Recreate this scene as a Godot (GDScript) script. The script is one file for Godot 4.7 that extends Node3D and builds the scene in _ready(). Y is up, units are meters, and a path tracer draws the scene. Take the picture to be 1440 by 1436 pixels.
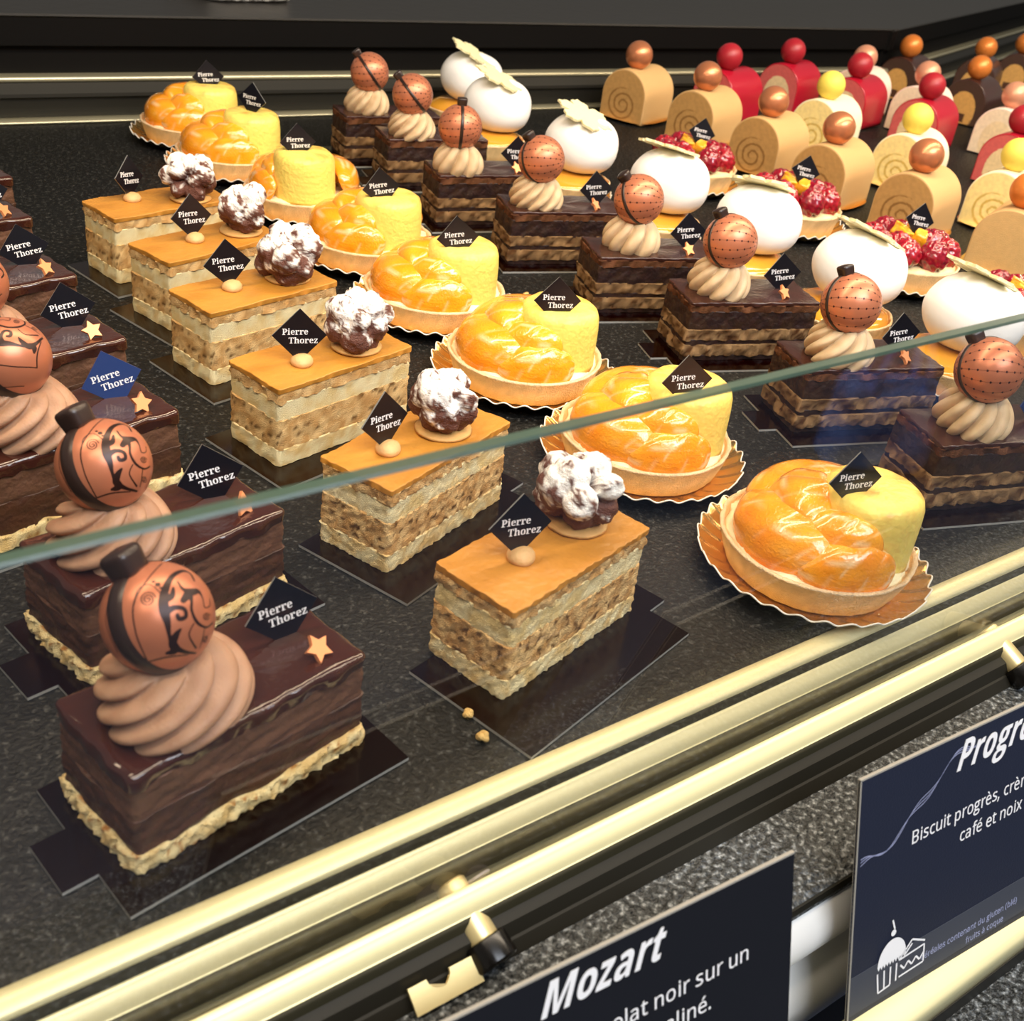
extends Node3D

# A pastry counter seen from above its glass screen. x runs along the brass front rails, z towards the customer, y = 0 is the stone shelf.

var noise := FastNoiseLite.new()
var rng := RandomNumberGenerator.new()
var mats := {}
var tex := {}


func _ready() -> void:
	rng.seed = 7
	noise.seed = 11
	noise.noise_type = FastNoiseLite.TYPE_SIMPLEX
	noise.fractal_type = FastNoiseLite.FRACTAL_NONE
	noise.frequency = 1.0
	set_camera_and_light()
	make_materials()
	build_case()
	build_front()
	build_chocolate_cakes()
	build_coffee_cakes()
	build_orange_tarts()
	build_opera_cakes()
	build_lemon_tarts()
	build_raspberry_tarts()
	build_rolls()
	build_small_things()


# ---------------------------------------------------------------- camera, sky, lamps, exposure

func set_camera_and_light() -> void:
	var cam := Camera3D.new()
	cam.name = "camera"
	cam.transform = Transform3D(Basis(Vector3(0.8170, 0.1146, 0.5652), Vector3(0.2290, 0.8349, -0.5004), Vector3(-0.5293, 0.5383, 0.6559)).orthonormalized(), Vector3(0, 0.2408, 0))
	cam.near = 0.01
	cam.far = 20.0
	var lens := CameraAttributesPhysical.new()
	lens.frustum_focal_length = 12.0 / (718.0 / 1548.3)
	lens.frustum_near = 0.01
	lens.frustum_far = 20.0
	lens.frustum_focus_distance = 0.47
	lens.exposure_aperture = 17.0
	cam.attributes = lens
	cam.fov = rad_to_deg(2.0 * atan(718.0 / 1548.3))
	add_child(cam)
	cam.current = true

	var e := Environment.new()
	var sky := Sky.new()
	var sm := ProceduralSkyMaterial.new()
	sm.sky_top_color = Color(0.42, 0.41, 0.40)
	sm.sky_horizon_color = Color(0.74, 0.72, 0.68)
	sm.sky_curve = 0.45
	sm.ground_horizon_color = Color(0.22, 0.22, 0.27)
	sm.ground_bottom_color = Color(0.13, 0.13, 0.18)
	sm.sun_angle_max = 0.0
	sky.sky_material = sm
	e.background_mode = Environment.BG_SKY
	e.sky = sky
	e.background_energy_multiplier = 0.5
	e.tonemap_mode = Environment.TONE_MAPPER_LINEAR
	e.tonemap_exposure = 1.06
	e.sdfgi_enabled = true
	e.ssao_enabled = true
	e.ssil_enabled = true
	var w := WorldEnvironment.new()
	w.name = "world"
	w.environment = e
	add_child(w)

	# two warm strip lamps along the case and the shop's ceiling panel, all above the frame
	strip_lamp(Vector3(0.62, 0.54, -0.42), Vector2(1.9, 0.05), Vector3(0, -1, -0.05), 0.78, Color(1.0, 0.90, 0.76), 4.0, "warm strip lamp over the middle of the case")
	strip_lamp(Vector3(0.50, 0.62, -0.04), Vector2(1.7, 0.05), Vector3(0, -1, -0.45), 0.56, Color(1.0, 0.93, 0.82), 4.0, "warm strip lamp above the glass screen")
	strip_lamp(Vector3(0.35, 1.8, 1.35), Vector2(1.8, 0.8), Vector3(0, -1, -0.5), 4.6, Color(0.93, 0.96, 1.0), 1.5, "cool ceiling light panel of the shop on the customer side")


func strip_lamp(at: Vector3, size: Vector2, dir: Vector3, energy: float, col: Color, glow: float, label: String) -> void:
	var b := BoxMesh.new()
	b.size = Vector3(size.x, size.y, 0.008)
	var m := StandardMaterial3D.new()
	m.albedo_color = Color(1, 0.95, 0.85)
	m.emission_enabled = true
	m.emission = col
	m.emission_energy_multiplier = glow
	var o := MeshInstance3D.new()
	o.name = "strip_lamp"
	o.mesh = b
	o.material_override = m
	o.transform = Transform3D(Basis.looking_at(dir.normalized(), Vector3(0, 0, -1)), at)
	tag(o, label, "lamp")
	add_child(o, true)
	var l := AreaLight3D.new()
	l.name = "strip_light"
	l.area_size = size
	l.area_normalize_energy = true
	l.light_color = col
	l.light_energy = energy
	l.shadow_enabled = true
	l.transform = Transform3D(o.transform.basis, at + dir.normalized() * 0.008)
	add_child(l, true)


# ---------------------------------------------------------------- helpers

func tag(o: Node, label: String, category := "", group := "", kind := "") -> void:
	if label: o.set_meta("label", label)
	if category: o.set_meta("category", category)
	if group: o.set_meta("group", group)
	if kind: o.set_meta("kind", kind)


func thing(called: String, label: String, category: String, group := "") -> Node3D:
	var o := Node3D.new()
	o.name = called
	tag(o, label, category, group)
	add_child(o, true)
	return o


func part(called: String, mesh: Mesh, m: Material, parent: Node, at := Transform3D()) -> MeshInstance3D:
	var o := MeshInstance3D.new()
	o.name = called
	o.mesh = mesh
	if m: o.material_override = m
	o.transform = at
	parent.add_child(o, true)
	return o


func copy(o: Node3D, label: String) -> Node3D:
	var c: Node3D = o.duplicate()
	c.name = o.name
	add_child(c, true)
	c.set_meta("label", label)
	return c


func place(o: Node3D, x: float, y: float, z: float, deg := 0.0) -> void:
	o.position = Vector3(x, y, z)
	o.rotation = Vector3(0, deg_to_rad(deg), 0)


func lin(r: float, g: float, b: float) -> Color:
	return Color(r / 255.0, g / 255.0, b / 255.0).srgb_to_linear()


func n3(p: Vector3, f: float, off := 0.0) -> float:
	return noise.get_noise_3d(p.x * f + off, p.y * f + off * 0.7, p.z * f)


func ordinal(i: int) -> String:
	return ["first", "second", "third", "fourth", "fifth", "sixth", "seventh", "eighth"][i]


func basis_y(y: Vector3, zhint: Vector3) -> Basis:
	y = y.normalized()
	var x := y.cross(zhint).normalized()
	return Basis(x, y, x.cross(y))


class Acc:
	var v := PackedVector3Array()
	var c := PackedColorArray()
	var idx := PackedInt32Array()
	var uv := PackedVector2Array()

	# f(u, w) returns [position, colour]; u may close on itself
	func grid(nu: int, nv: int, f: Callable, wrap := true) -> void:
		var base := v.size()
		var n := nu if wrap else nu + 1
		for j in nv + 1:
			for i in n:
				var r: Array = f.call(float(i) / nu, float(j) / nv)
				v.append(r[0])
				c.append(r[1])
		stitch(base, n, nu, nv)

	func stitch(base: int, n: int, nu: int, nv: int) -> void:
		for j in nv:
			for i in nu:
				var a := base + j * n + i
				var b := base + j * n + (i + 1) % n
				idx.append_array(PackedInt32Array([a, b, a + n, b, b + n, a + n]))

	func tri(a: Vector3, b: Vector3, d: Vector3, col: Color) -> void:
		var s := v.size()
		v.append_array(PackedVector3Array([a, b, d]))
		c.append_array(PackedColorArray([col, col, col]))
		idx.append_array(PackedInt32Array([s, s + 1, s + 2]))

	func quad(a: Vector3, b: Vector3, d: Vector3, e: Vector3, col: Color) -> void:
		tri(a, b, d, col)
		tri(a, d, e, col)

	# clockwise outside, smooth normals; the sign of the enclosed volume says which side is out
	func done(flat := false) -> ArrayMesh:
		var mid := Vector3.ZERO
		for p in v: mid += p
		mid /= maxi(1, v.size())
		var vol := 0.0
		for k in range(0, idx.size(), 3):
			vol += (v[idx[k]] - mid).dot((v[idx[k + 1]] - mid).cross(v[idx[k + 2]] - mid))
		if vol > 0.0:
			for k in range(0, idx.size(), 3):
				var t := idx[k + 1]
				idx[k + 1] = idx[k + 2]
				idx[k + 2] = t
		var nn := PackedVector3Array()
		nn.resize(v.size())
		for k in range(0, idx.size(), 3):
			var a := idx[k]
			var b := idx[k + 1]
			var d := idx[k + 2]
			var nrm := (v[d] - v[a]).cross(v[b] - v[a])
			nn[a] += nrm
			nn[b] += nrm
			nn[d] += nrm
		for k in nn.size(): nn[k] = nn[k].normalized() if nn[k].length_squared() > 1e-30 else Vector3.UP
		var arr := []
		arr.resize(Mesh.ARRAY_MAX)
		arr[Mesh.ARRAY_VERTEX] = v
		arr[Mesh.ARRAY_NORMAL] = nn
		arr[Mesh.ARRAY_COLOR] = c
		arr[Mesh.ARRAY_INDEX] = idx
		var m := ArrayMesh.new()
		m.add_surface_from_arrays(Mesh.PRIMITIVE_TRIANGLES, arr)
		return m


# profile of [radius, y, colour] turned round y
func lathe(pts: Array, seg: int, wob := 0.0, wf := 60.0) -> ArrayMesh:
	var a := Acc.new()
	var n := pts.size() - 1
	a.grid(seg, n, func(u: float, w: float):
		var q: Array = pts[int(round(w * n))]
		var p := Vector3(cos(u * TAU) * q[0], q[1], sin(u * TAU) * q[0])
		var k := n3(p, wf) * wob
		return [p + Vector3(p.x, 0, p.z).normalized() * k + Vector3(0, k * 0.5 if q[1] > 0.0005 else 0.0, 0), (q[2] as Color) * (1.0 + 0.14 * n3(p, 170.0, 3.0))])
	return a.done()


# outline (z, y) pushed along x from x0 to x1, every edge kept crisp or rounded by its own points
func extrude_x(outline: Array, x0: float, x1: float, crisp := false) -> ArrayMesh:
	var a := Acc.new()
	var n := outline.size()
	var col := Color.WHITE
	if crisp:
		for i in n:
			var p: Vector2 = outline[i]
			var r: Vector2 = outline[(i + 1) % n]
			a.quad(Vector3(x0, p.y, p.x), Vector3(x0, r.y, r.x), Vector3(x1, r.y, r.x), Vector3(x1, p.y, p.x), col)
	else: a.grid(n, 1, func(u: float, w: float):
		var q: Vector2 = outline[int(round(u * n)) % n]
		return [Vector3(lerpf(x0, x1, w), q.y, q.x), col])
	for s in [x0, x1]:
		var mid := Vector2.ZERO
		for q in outline: mid += q
		mid /= n
		for i in n:
			var p: Vector2 = outline[i]
			var r: Vector2 = outline[(i + 1) % n]
			if s == x0: a.tri(Vector3(s, mid.y, mid.x), Vector3(s, r.y, r.x), Vector3(s, p.y, p.x), col)
			else: a.tri(Vector3(s, mid.y, mid.x), Vector3(s, p.y, p.x), Vector3(s, r.y, r.x), col)
	return a.done()


# flat outline (x, z) made a plate from y0 to y1
func plate(outline: Array, y0: float, y1: float, top: Color, side: Color) -> ArrayMesh:
	var a := Acc.new()
	var poly := PackedVector2Array(outline)
	var t := Geometry2D.triangulate_polygon(poly)
	for k in range(0, t.size(), 3):
		var p := [poly[t[k]], poly[t[k + 1]], poly[t[k + 2]]]
		var cw: bool = (p[1] - p[0]).cross(p[2] - p[0]) > 0.0
		var o := [0, 1, 2] if cw else [0, 2, 1]
		a.tri(Vector3(p[o[0]].x, y1, p[o[0]].y), Vector3(p[o[2]].x, y1, p[o[2]].y), Vector3(p[o[1]].x, y1, p[o[1]].y), top)
		a.tri(Vector3(p[o[0]].x, y0, p[o[0]].y), Vector3(p[o[1]].x, y0, p[o[1]].y), Vector3(p[o[2]].x, y0, p[o[2]].y), top)
	var area := 0.0
	for i in poly.size(): area += poly[i].cross(poly[(i + 1) % poly.size()])
	for i in poly.size():
		var p := poly[i]
		var r := poly[(i + 1) % poly.size()]
		if area < 0.0:
			var sw := p
			p = r
			r = sw
		a.quad(Vector3(p.x, y0, p.y), Vector3(p.x, y1, p.y), Vector3(r.x, y1, r.y), Vector3(r.x, y0, r.y), side)
	return a.done()


func box(size: Vector3, bevel := 0.0) -> ArrayMesh:
	var a := Acc.new()
	layer(a, size.x, size.z, -size.y / 2, size.y / 2, {"rc": bevel, "er": bevel, "eb": bevel, "ds": 10.0, "c0": Color.WHITE, "c1": Color.WHITE})
	return a.done()


# one slice of a cake: a rounded rectangle between two heights, its sides and top roughened
func layer(a: Acc, L: float, W: float, y0: float, y1: float, o: Dictionary) -> void:
	var rc: float = maxf(o.get("rc", 0.0015), 1e-5)
	var er: float = o.get("er", 0.0004)
	var eb: float = o.get("eb", 0.0003)
	var ds: float = o.get("ds", 0.0013)
	var grow: float = o.get("grow", 0.0)
	var amp: float = o.get("amp", 0.0)
	var fr: float = o.get("fr", 220.0)
	var fine: float = o.get("fine", 0.0)
	var tamp: float = o.get("tamp", 0.0)
	var low: float = o.get("low", 0.0)
	var off: float = o.get("off", 0.0)
	var c0: Color = o.get("c0", Color.WHITE)
	var c1: Color = o.get("c1", Color.WHITE)
	var cf: float = o.get("cf", 160.0)
	var pk: Color = o.get("pk", Color.WHITE)
	var pt: float = o.get("pt", 2.0)
	var pf: float = o.get("pf", 170.0)
	var sy: float = o.get("sy", 1.0)
	var hx := L / 2 + grow - rc
	var hz := W / 2 + grow - rc
	var pts := []
	for k in 4:
		var cx: float = [hx, -hx, -hx, hx][k]
		var cz: float = [hz, hz, -hz, -hz][k]
		for s in 5:
			var t := (k + s / 4.0) * PI / 2
			pts.append([Vector2(cx + cos(t) * rc, cz + sin(t) * rc), Vector2(cos(t), sin(t))])
		var far: float = 2 * hx if k % 2 == 0 else 2 * hz
		var nx: float = [-hx, -hx, hx, hx][k]
		var nz: float = [hz, -hz, -hz, hz][k]
		var t2 := (k + 1) * PI / 2
		var a2 := Vector2(cx + cos(t2) * rc, cz + sin(t2) * rc)
		var b2 := Vector2(nx + cos(t2) * rc, nz + sin(t2) * rc)
		var m := int(far / ds)
		for s in range(1, m):
			pts.append([a2.lerp(b2, float(s) / m), Vector2(cos(t2), sin(t2))])
	var rows := [[0.0, 0.0, y0], [0.6, 0.0, y0], [1.0, eb, y0], [1.0, eb * 0.3, y0 + eb * 0.35], [1.0, 0.0, y0 + eb]]
	var nr := maxi(1, int((y1 - er - y0 - eb) / minf(ds, 0.0016)))
	for k in range(1, nr): rows.append([1.0, 0.0, lerpf(y0 + eb, y1 - er, float(k) / nr)])
	for k in 5:
		var t := k / 4.0 * PI / 2
		rows.append([1.0, er * (1 - cos(t)), y1 - er + er * sin(t)])
	for s: float in [0.93, 0.8, 0.6, 0.35, 0.0]: rows.append([s, er, y1])
	var n := pts.size()
	var base := a.v.size()
	for row in rows:
		var sc: float = row[0]
		var y: float = row[2]
		for i in n:
			var b: Vector2 = pts[i][0]
			var q: Vector2 = pts[i][1]
			var p := Vector3(b.x, y * sy, b.y)
			var d: float = -row[1]
			if amp > 0.0: d += amp * n3(p, fr, off) + fine * n3(p, fr * 3.1, off + 5.0)
			var xz := (b + q * d) * sc
			var yy := y
			if y >= y1 - er - 1e-6 and tamp > 0.0: yy += tamp * n3(Vector3(xz.x, 0, xz.y), 55.0, off + 9.0)
			if low > 0.0 and y <= y0 + eb + 1e-6: yy -= low * maxf(0.0, n3(Vector3(b.x, 0, b.y), 120.0, off + 2.0))
			var pp := Vector3(xz.x, yy, xz.y)
			var cc := c0.lerp(c1, clampf(0.5 + 0.9 * n3(Vector3(pp.x, yy * sy, pp.z), cf, off + 1.0) + 0.35 * n3(pp, cf * 3.7, off), 0.0, 1.0))
			if pt < 1.5:
				var k := n3(Vector3(pp.x, yy * 1.3, pp.z), pf, off + 21.0) + 0.35 * n3(pp, pf * 2.7, off + 4.0)
				if k > pt: cc = cc.lerp(pk, clampf((k - pt) * 6.0, 0.0, 1.0))
			a.v.append(pp)
			a.c.append(cc)
	a.stitch(base, n, n, rows.size() - 1)


func layer_part(called: String, parent: Node, m: Material, L: float, W: float, y0: float, y1: float, o: Dictionary) -> MeshInstance3D:
	var a := Acc.new()
	layer(a, L, W, y0, y1, o)
	return part(called, a.done(), m, parent)


# a ball whose radius is the union of lumps, as a cluster of nuts is
func lumps(R: float, count: int, lump: float, flat: float, nu: int, nv: int, colf: Callable, sd: int) -> ArrayMesh:
	var r := RandomNumberGenerator.new()
	r.seed = sd
	var cs := []
	for k in count:
		var y := 1.0 - 2.0 * (k + 0.5) / count
		var t := k * 2.39996 + r.randf() * 0.9
		var w := sqrt(1.0 - y * y)
		cs.append([Vector3(cos(t) * w, y * flat, sin(t) * w) * R * r.randf_range(0.5, 0.8), R * lump * r.randf_range(0.75, 1.25)])
	var a := Acc.new()
	a.grid(nu, nv, func(u: float, w: float):
		var f := w * PI
		var d := Vector3(cos(u * TAU) * sin(f), cos(f), sin(u * TAU) * sin(f))
		var best := R * 0.45
		for q in cs:
			var b: float = d.dot(q[0])
			var disc: float = b * b - q[0].length_squared() + q[1] * q[1]
			if disc > 0.0: best = maxf(best, b + sqrt(disc))
		var p := d * best
		p += d * (R * 0.05 * n3(p, 2.6 / R, 2.0) + R * 0.02 * n3(p, 9.0 / R, 4.0))
		return [p, colf.call(p, d, best / R)])
	return a.done()


func tube(path: Array, r: float, seg: int, col: Color) -> ArrayMesh:
	var a := Acc.new()
	var n := path.size() - 1
	a.grid(seg, n, func(u: float, w: float):
		var i := int(round(w * n))
		var t: Vector3 = ((path[mini(i + 1, n)] as Vector3) - path[maxi(i - 1, 0)]).normalized()
		var x := t.cross(Vector3(0.3, 1, 0.2)).normalized()
		var y := t.cross(x)
		return [path[i] + (x * cos(u * TAU) + y * sin(u * TAU)) * r, col])
	return a.done()


# ---------------------------------------------------------------- materials

func noise_tex(key: String, freq: float, oct: int, ramp: Array = [], size := 512, kind := FastNoiseLite.TYPE_SIMPLEX) -> Texture2D:
	var f := FastNoiseLite.new()
	f.seed = key.hash() % 1000
	f.noise_type = kind
	f.frequency = freq
	f.fractal_octaves = oct
	f.fractal_type = FastNoiseLite.FRACTAL_FBM if oct > 1 else FastNoiseLite.FRACTAL_NONE
	var t := NoiseTexture2D.new()
	t.width = size
	t.height = size
	t.seamless = true
	t.noise = f
	if ramp.size():
		var g := Gradient.new()
		g.offsets = PackedFloat32Array()
		var offs := PackedFloat32Array()
		var cols := PackedColorArray()
		for q in ramp:
			offs.append(q[0])
			cols.append(q[1])
		g.offsets = offs
		g.colors = cols
		t.color_ramp = g
	tex[key] = t
	return t


func mat(key: String, col: Color, rough: float, o := {}) -> StandardMaterial3D:
	var m := StandardMaterial3D.new()
	m.resource_name = key
	m.albedo_color = col
	m.roughness = rough
	m.metallic = o.get("metal", 0.0)
	m.metallic_specular = o.get("spec", 0.5)
	if o.get("vc", false): m.vertex_color_use_as_albedo = true
	if o.has("coat"):
		m.clearcoat_enabled = true
		m.clearcoat = o.coat
		m.clearcoat_roughness = o.get("coat_rough", 0.08)
	if o.has("sss"):
		m.subsurf_scatter_enabled = true
		m.subsurf_scatter_strength = o.sss
	if o.has("bump"):
		m.heightmap_enabled = true
		m.heightmap_texture = tex[o.bump]
		m.heightmap_scale = o.get("bump_cm", 0.05)
	if o.has("color_tex"): m.albedo_texture = tex[o.color_tex]
	if o.has("rough_tex"): m.roughness_texture = tex[o.rough_tex]
	if o.has("scale"):
		m.uv1_triplanar = true
		m.uv1_scale = Vector3.ONE * float(o.scale)
		if o.get("world", false): m.uv1_world_triplanar = true
	mats[key] = m
	return m


func c8(r: float, g: float, b: float) -> Color:
	return Color(r / 255.0, g / 255.0, b / 255.0)


func make_materials() -> void:
	noise_tex("crumb", 0.03, 4)
	noise_tex("crumb_fine", 0.055, 4)
	noise_tex("smooth", 0.012, 2)
	noise_tex("streak", 0.02, 3)
	noise_tex("cell", 0.035, 2, [], 512, FastNoiseLite.TYPE_CELLULAR)
	noise_tex("stone_color", 0.03, 5, [[0.0, c8(8, 8, 8)], [0.52, c8(12, 12, 12)], [0.66, c8(19, 19, 18)], [0.80, c8(44, 44, 43)], [1.0, c8(96, 96, 93)]])
	noise_tex("stone_rough", 0.05, 3, [[0.0, Color(0.42, 0.42, 0.42)], [1.0, Color(0.8, 0.8, 0.8)]])
	noise_tex("slate_color", 0.035, 5, [[0.0, c8(22, 24, 25)], [0.5, c8(44, 47, 49)], [0.66, c8(78, 82, 84)], [1.0, c8(182, 186, 190)]])
	mat("stone", Color.WHITE, 0.9, {"color_tex": "stone_color", "rough_tex": "stone_rough", "bump": "crumb_fine", "bump_cm": 0.022, "scale": 15.0, "world": true, "spec": 0.4})
	mat("slate", Color.WHITE, 0.5, {"color_tex": "slate_color", "bump": "crumb", "bump_cm": 0.12, "scale": 16.0, "world": true})
	mat("champagne", c8(236, 226, 176), 0.42, {"metal": 0.3})
	mat("rail_shade", c8(46, 43, 30), 0.6, {"spec": 0.3})  # dark olive that paints the shade under and between the rails
	mat("shop_floor", c8(62, 70, 90), 0.45)
	mat("added_blue", c8(120, 160, 240), 0.8)  # for the bag added to tint the glass reflection
	mat("brass", c8(226, 206, 150), 0.36, {"metal": 0.6})
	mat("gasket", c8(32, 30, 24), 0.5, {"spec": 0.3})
	mat("black_gloss", c8(13, 11, 10), 0.22)
	mat("black_panel", c8(9, 8, 8), 0.6, {"spec": 0.25})
	mat("counter_black", c8(27, 25, 24), 0.4, {"bump": "smooth", "bump_cm": 0.01, "scale": 8.0})
	mat("grey_metal", c8(46, 45, 41), 0.5, {"metal": 0.6})
	mat("pale_metal", c8(196, 190, 160), 0.35, {"metal": 0.7})
	mat("white_enamel", c8(232, 231, 228), 0.4)
	mat("board_black", Color.WHITE, 0.16, {"vc": true, "spec": 0.5})
	mat("tag_black", Color.WHITE, 0.3, {"vc": true})
	mat("tag_blue", c8(38, 58, 108), 0.3)
	mat("print_white", c8(235, 235, 238), 0.6)
	mat("print_line", c8(150, 156, 190), 0.6)
	mat("card_dark", c8(25, 31, 50), 0.5, {"bump": "crumb", "bump_cm": 0.004, "scale": 60.0})
	mat("card_black", c8(14, 16, 24), 0.5)
	mat("card_edge", c8(150, 146, 138), 0.6)
	mat("card_band", c8(58, 62, 74), 0.55)
	mat("gold", c8(238, 200, 128), 0.24, {"metal": 0.95})
	mat("paper_edge", c8(240, 236, 224), 0.6)
	mat("sponge", Color.WHITE, 0.95, {"vc": true, "bump": "crumb_fine", "bump_cm": 0.06, "scale": 60.0, "spec": 0.2})
	mat("cream", Color.WHITE, 0.8, {"vc": true, "bump": "crumb_fine", "bump_cm": 0.05, "scale": 50.0, "spec": 0.25})
	mat("mousse", Color.WHITE, 0.5, {"vc": true, "bump": "streak", "bump_cm": 0.025, "scale": 30.0})
	mat("glaze", Color.WHITE, 0.14, {"vc": true, "bump": "smooth", "bump_cm": 0.012, "scale": 40.0, "coat": 0.6})
	mat("opera_glaze", Color.WHITE, 0.25, {"vc": true, "bump": "smooth", "bump_cm": 0.006, "scale": 40.0})
	mat("caramel", Color.WHITE, 0.42, {"vc": true, "bump": "smooth", "bump_cm": 0.02, "scale": 30.0})
	mat("piped", Color.WHITE, 0.55, {"vc": true, "bump": "crumb", "bump_cm": 0.012, "scale": 45.0, "sss": 0.08})
	mat("nuts", Color.WHITE, 0.6, {"vc": true, "bump": "crumb", "bump_cm": 0.05, "scale": 60.0})
	mat("crust", Color.WHITE, 0.7, {"vc": true, "bump": "crumb", "bump_cm": 0.05, "scale": 55.0})
	mat("fruit", Color.WHITE, 0.2, {"vc": true, "bump": "smooth", "bump_cm": 0.02, "scale": 90.0, "coat": 1.0, "coat_rough": 0.05})
	mat("berry", Color.WHITE, 0.22, {"vc": true, "coat": 1.0, "coat_rough": 0.06})
	mat("custard", Color.WHITE, 0.4, {"vc": true, "bump": "smooth", "bump_cm": 0.03, "scale": 40.0, "sss": 0.12})
	mat("meringue", Color.WHITE, 0.45, {"vc": true, "bump": "smooth", "bump_cm": 0.015, "scale": 15.0})
	mat("curd", c8(222, 156, 48), 0.12, {"coat": 0.8})
	mat("white_chocolate", c8(250, 240, 190), 0.5, {"bump": "smooth", "bump_cm": 0.03, "scale": 60.0})
	mat("dark_chocolate", c8(44, 30, 26), 0.32)
	mat("copper", c8(206, 132, 92), 0.3, {"metal": 0.55})
	mat("star_copper", c8(238, 160, 108), 0.4, {"metal": 0.4})
	mat("velvet", Color.WHITE, 0.75, {"vc": true, "bump": "crumb", "bump_cm": 0.015, "scale": 60.0})
	mat("satin", Color.WHITE, 0.3, {"vc": true, "coat": 0.3, "coat_rough": 0.2})
	mat("pearl_red", c8(166, 32, 45), 0.4)
	mat("pearl_yellow", c8(245, 222, 95), 0.55)
	mat("pearl_pink", c8(226, 160, 128), 0.35, {"metal": 0.3})
	mat("pearl_orange", c8(226, 132, 58), 0.35, {"metal": 0.3})
	mat("towel", c8(215, 213, 210), 0.95, {"bump": "crumb", "bump_cm": 0.4, "scale": 22.0})
	mat("washer", Color(0.85, 0.80, 0.80, 0.35), 0.4)
	mats["washer"].transparency = BaseMaterial3D.TRANSPARENCY_ALPHA
	var pane := mat("pane", Color(0.10, 0.14, 0.13, 0.03), 0.0)
	pane.transparency = BaseMaterial3D.TRANSPARENCY_ALPHA
	var edge := mat("pane_edge", c8(48, 74, 62), 0.15, {"spec": 0.8})
	edge.albedo_color.a = 0.8
	edge.transparency = BaseMaterial3D.TRANSPARENCY_ALPHA
	edge.roughness = 0.3
	scroll_texture()
	dotted_texture()


func stamp(im: Image, d: Vector3, r: float, col: Color) -> void:
	# a round mark of angular radius r about direction d on a sphere's wrapped picture
	d = d.normalized()
	var w := im.get_width()
	var h := im.get_height()
	var la := acos(clampf(d.y, -1, 1))
	var u := fposmod(atan2(d.x, d.z) / TAU, 1.0)
	var ry := r / PI * h
	var st := maxf(sin(la), 0.05)
	for y in range(maxi(0, int(la / PI * h - ry)), mini(h - 1, int(la / PI * h + ry) + 1) + 1):
		var dy := (y + 0.5 - la / PI * h) / ry
		if absf(dy) > 1.0: continue
		var rx := sqrt(1.0 - dy * dy) * r / TAU * w / st
		for x in range(int(floor(u * w - rx)), int(ceil(u * w + rx)) + 1):
			if absf(x + 0.5 - u * w) <= rx + 0.5: im.set_pixel(posmod(x, w), y, col)


func stroke(im: Image, pts: Array, col: Color) -> void:
	# pts: Vector3(x to the right, y up, half width) on the face of the ball, repeated on its far side
	for i in pts.size() - 1:
		var p0: Vector3 = pts[maxi(i - 1, 0)]
		var p1: Vector3 = pts[i]
		var p2: Vector3 = pts[i + 1]
		var p3: Vector3 = pts[mini(i + 2, pts.size() - 1)]
		var n := int(Vector2(p1.x - p2.x, p1.y - p2.y).length() / 0.012) + 2
		for k in n:
			var t := float(k) / n
			var p := p1.cubic_interpolate(p2, p0, p3, t)
			var q := minf(p.x * p.x + p.y * p.y, 0.98)
			for s in [1.0, -1.0]:
				stamp(im, Vector3(p.x * s, p.y, s * sqrt(1.0 - q)), maxf(p.z, 0.008), col)


func spiral(cx: float, cy: float, r: float, a0: float, turns: float, w: float) -> Array:
	var out := []
	var n := int(absf(turns) * 10)
	for k in n + 1:
		var t := float(k) / n
		var a := a0 + turns * TAU * t
		out.append(Vector3(cx + cos(a) * r * (1.0 - 0.9 * t), cy + sin(a) * r * (1.0 - 0.9 * t), w))
	return out


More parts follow.
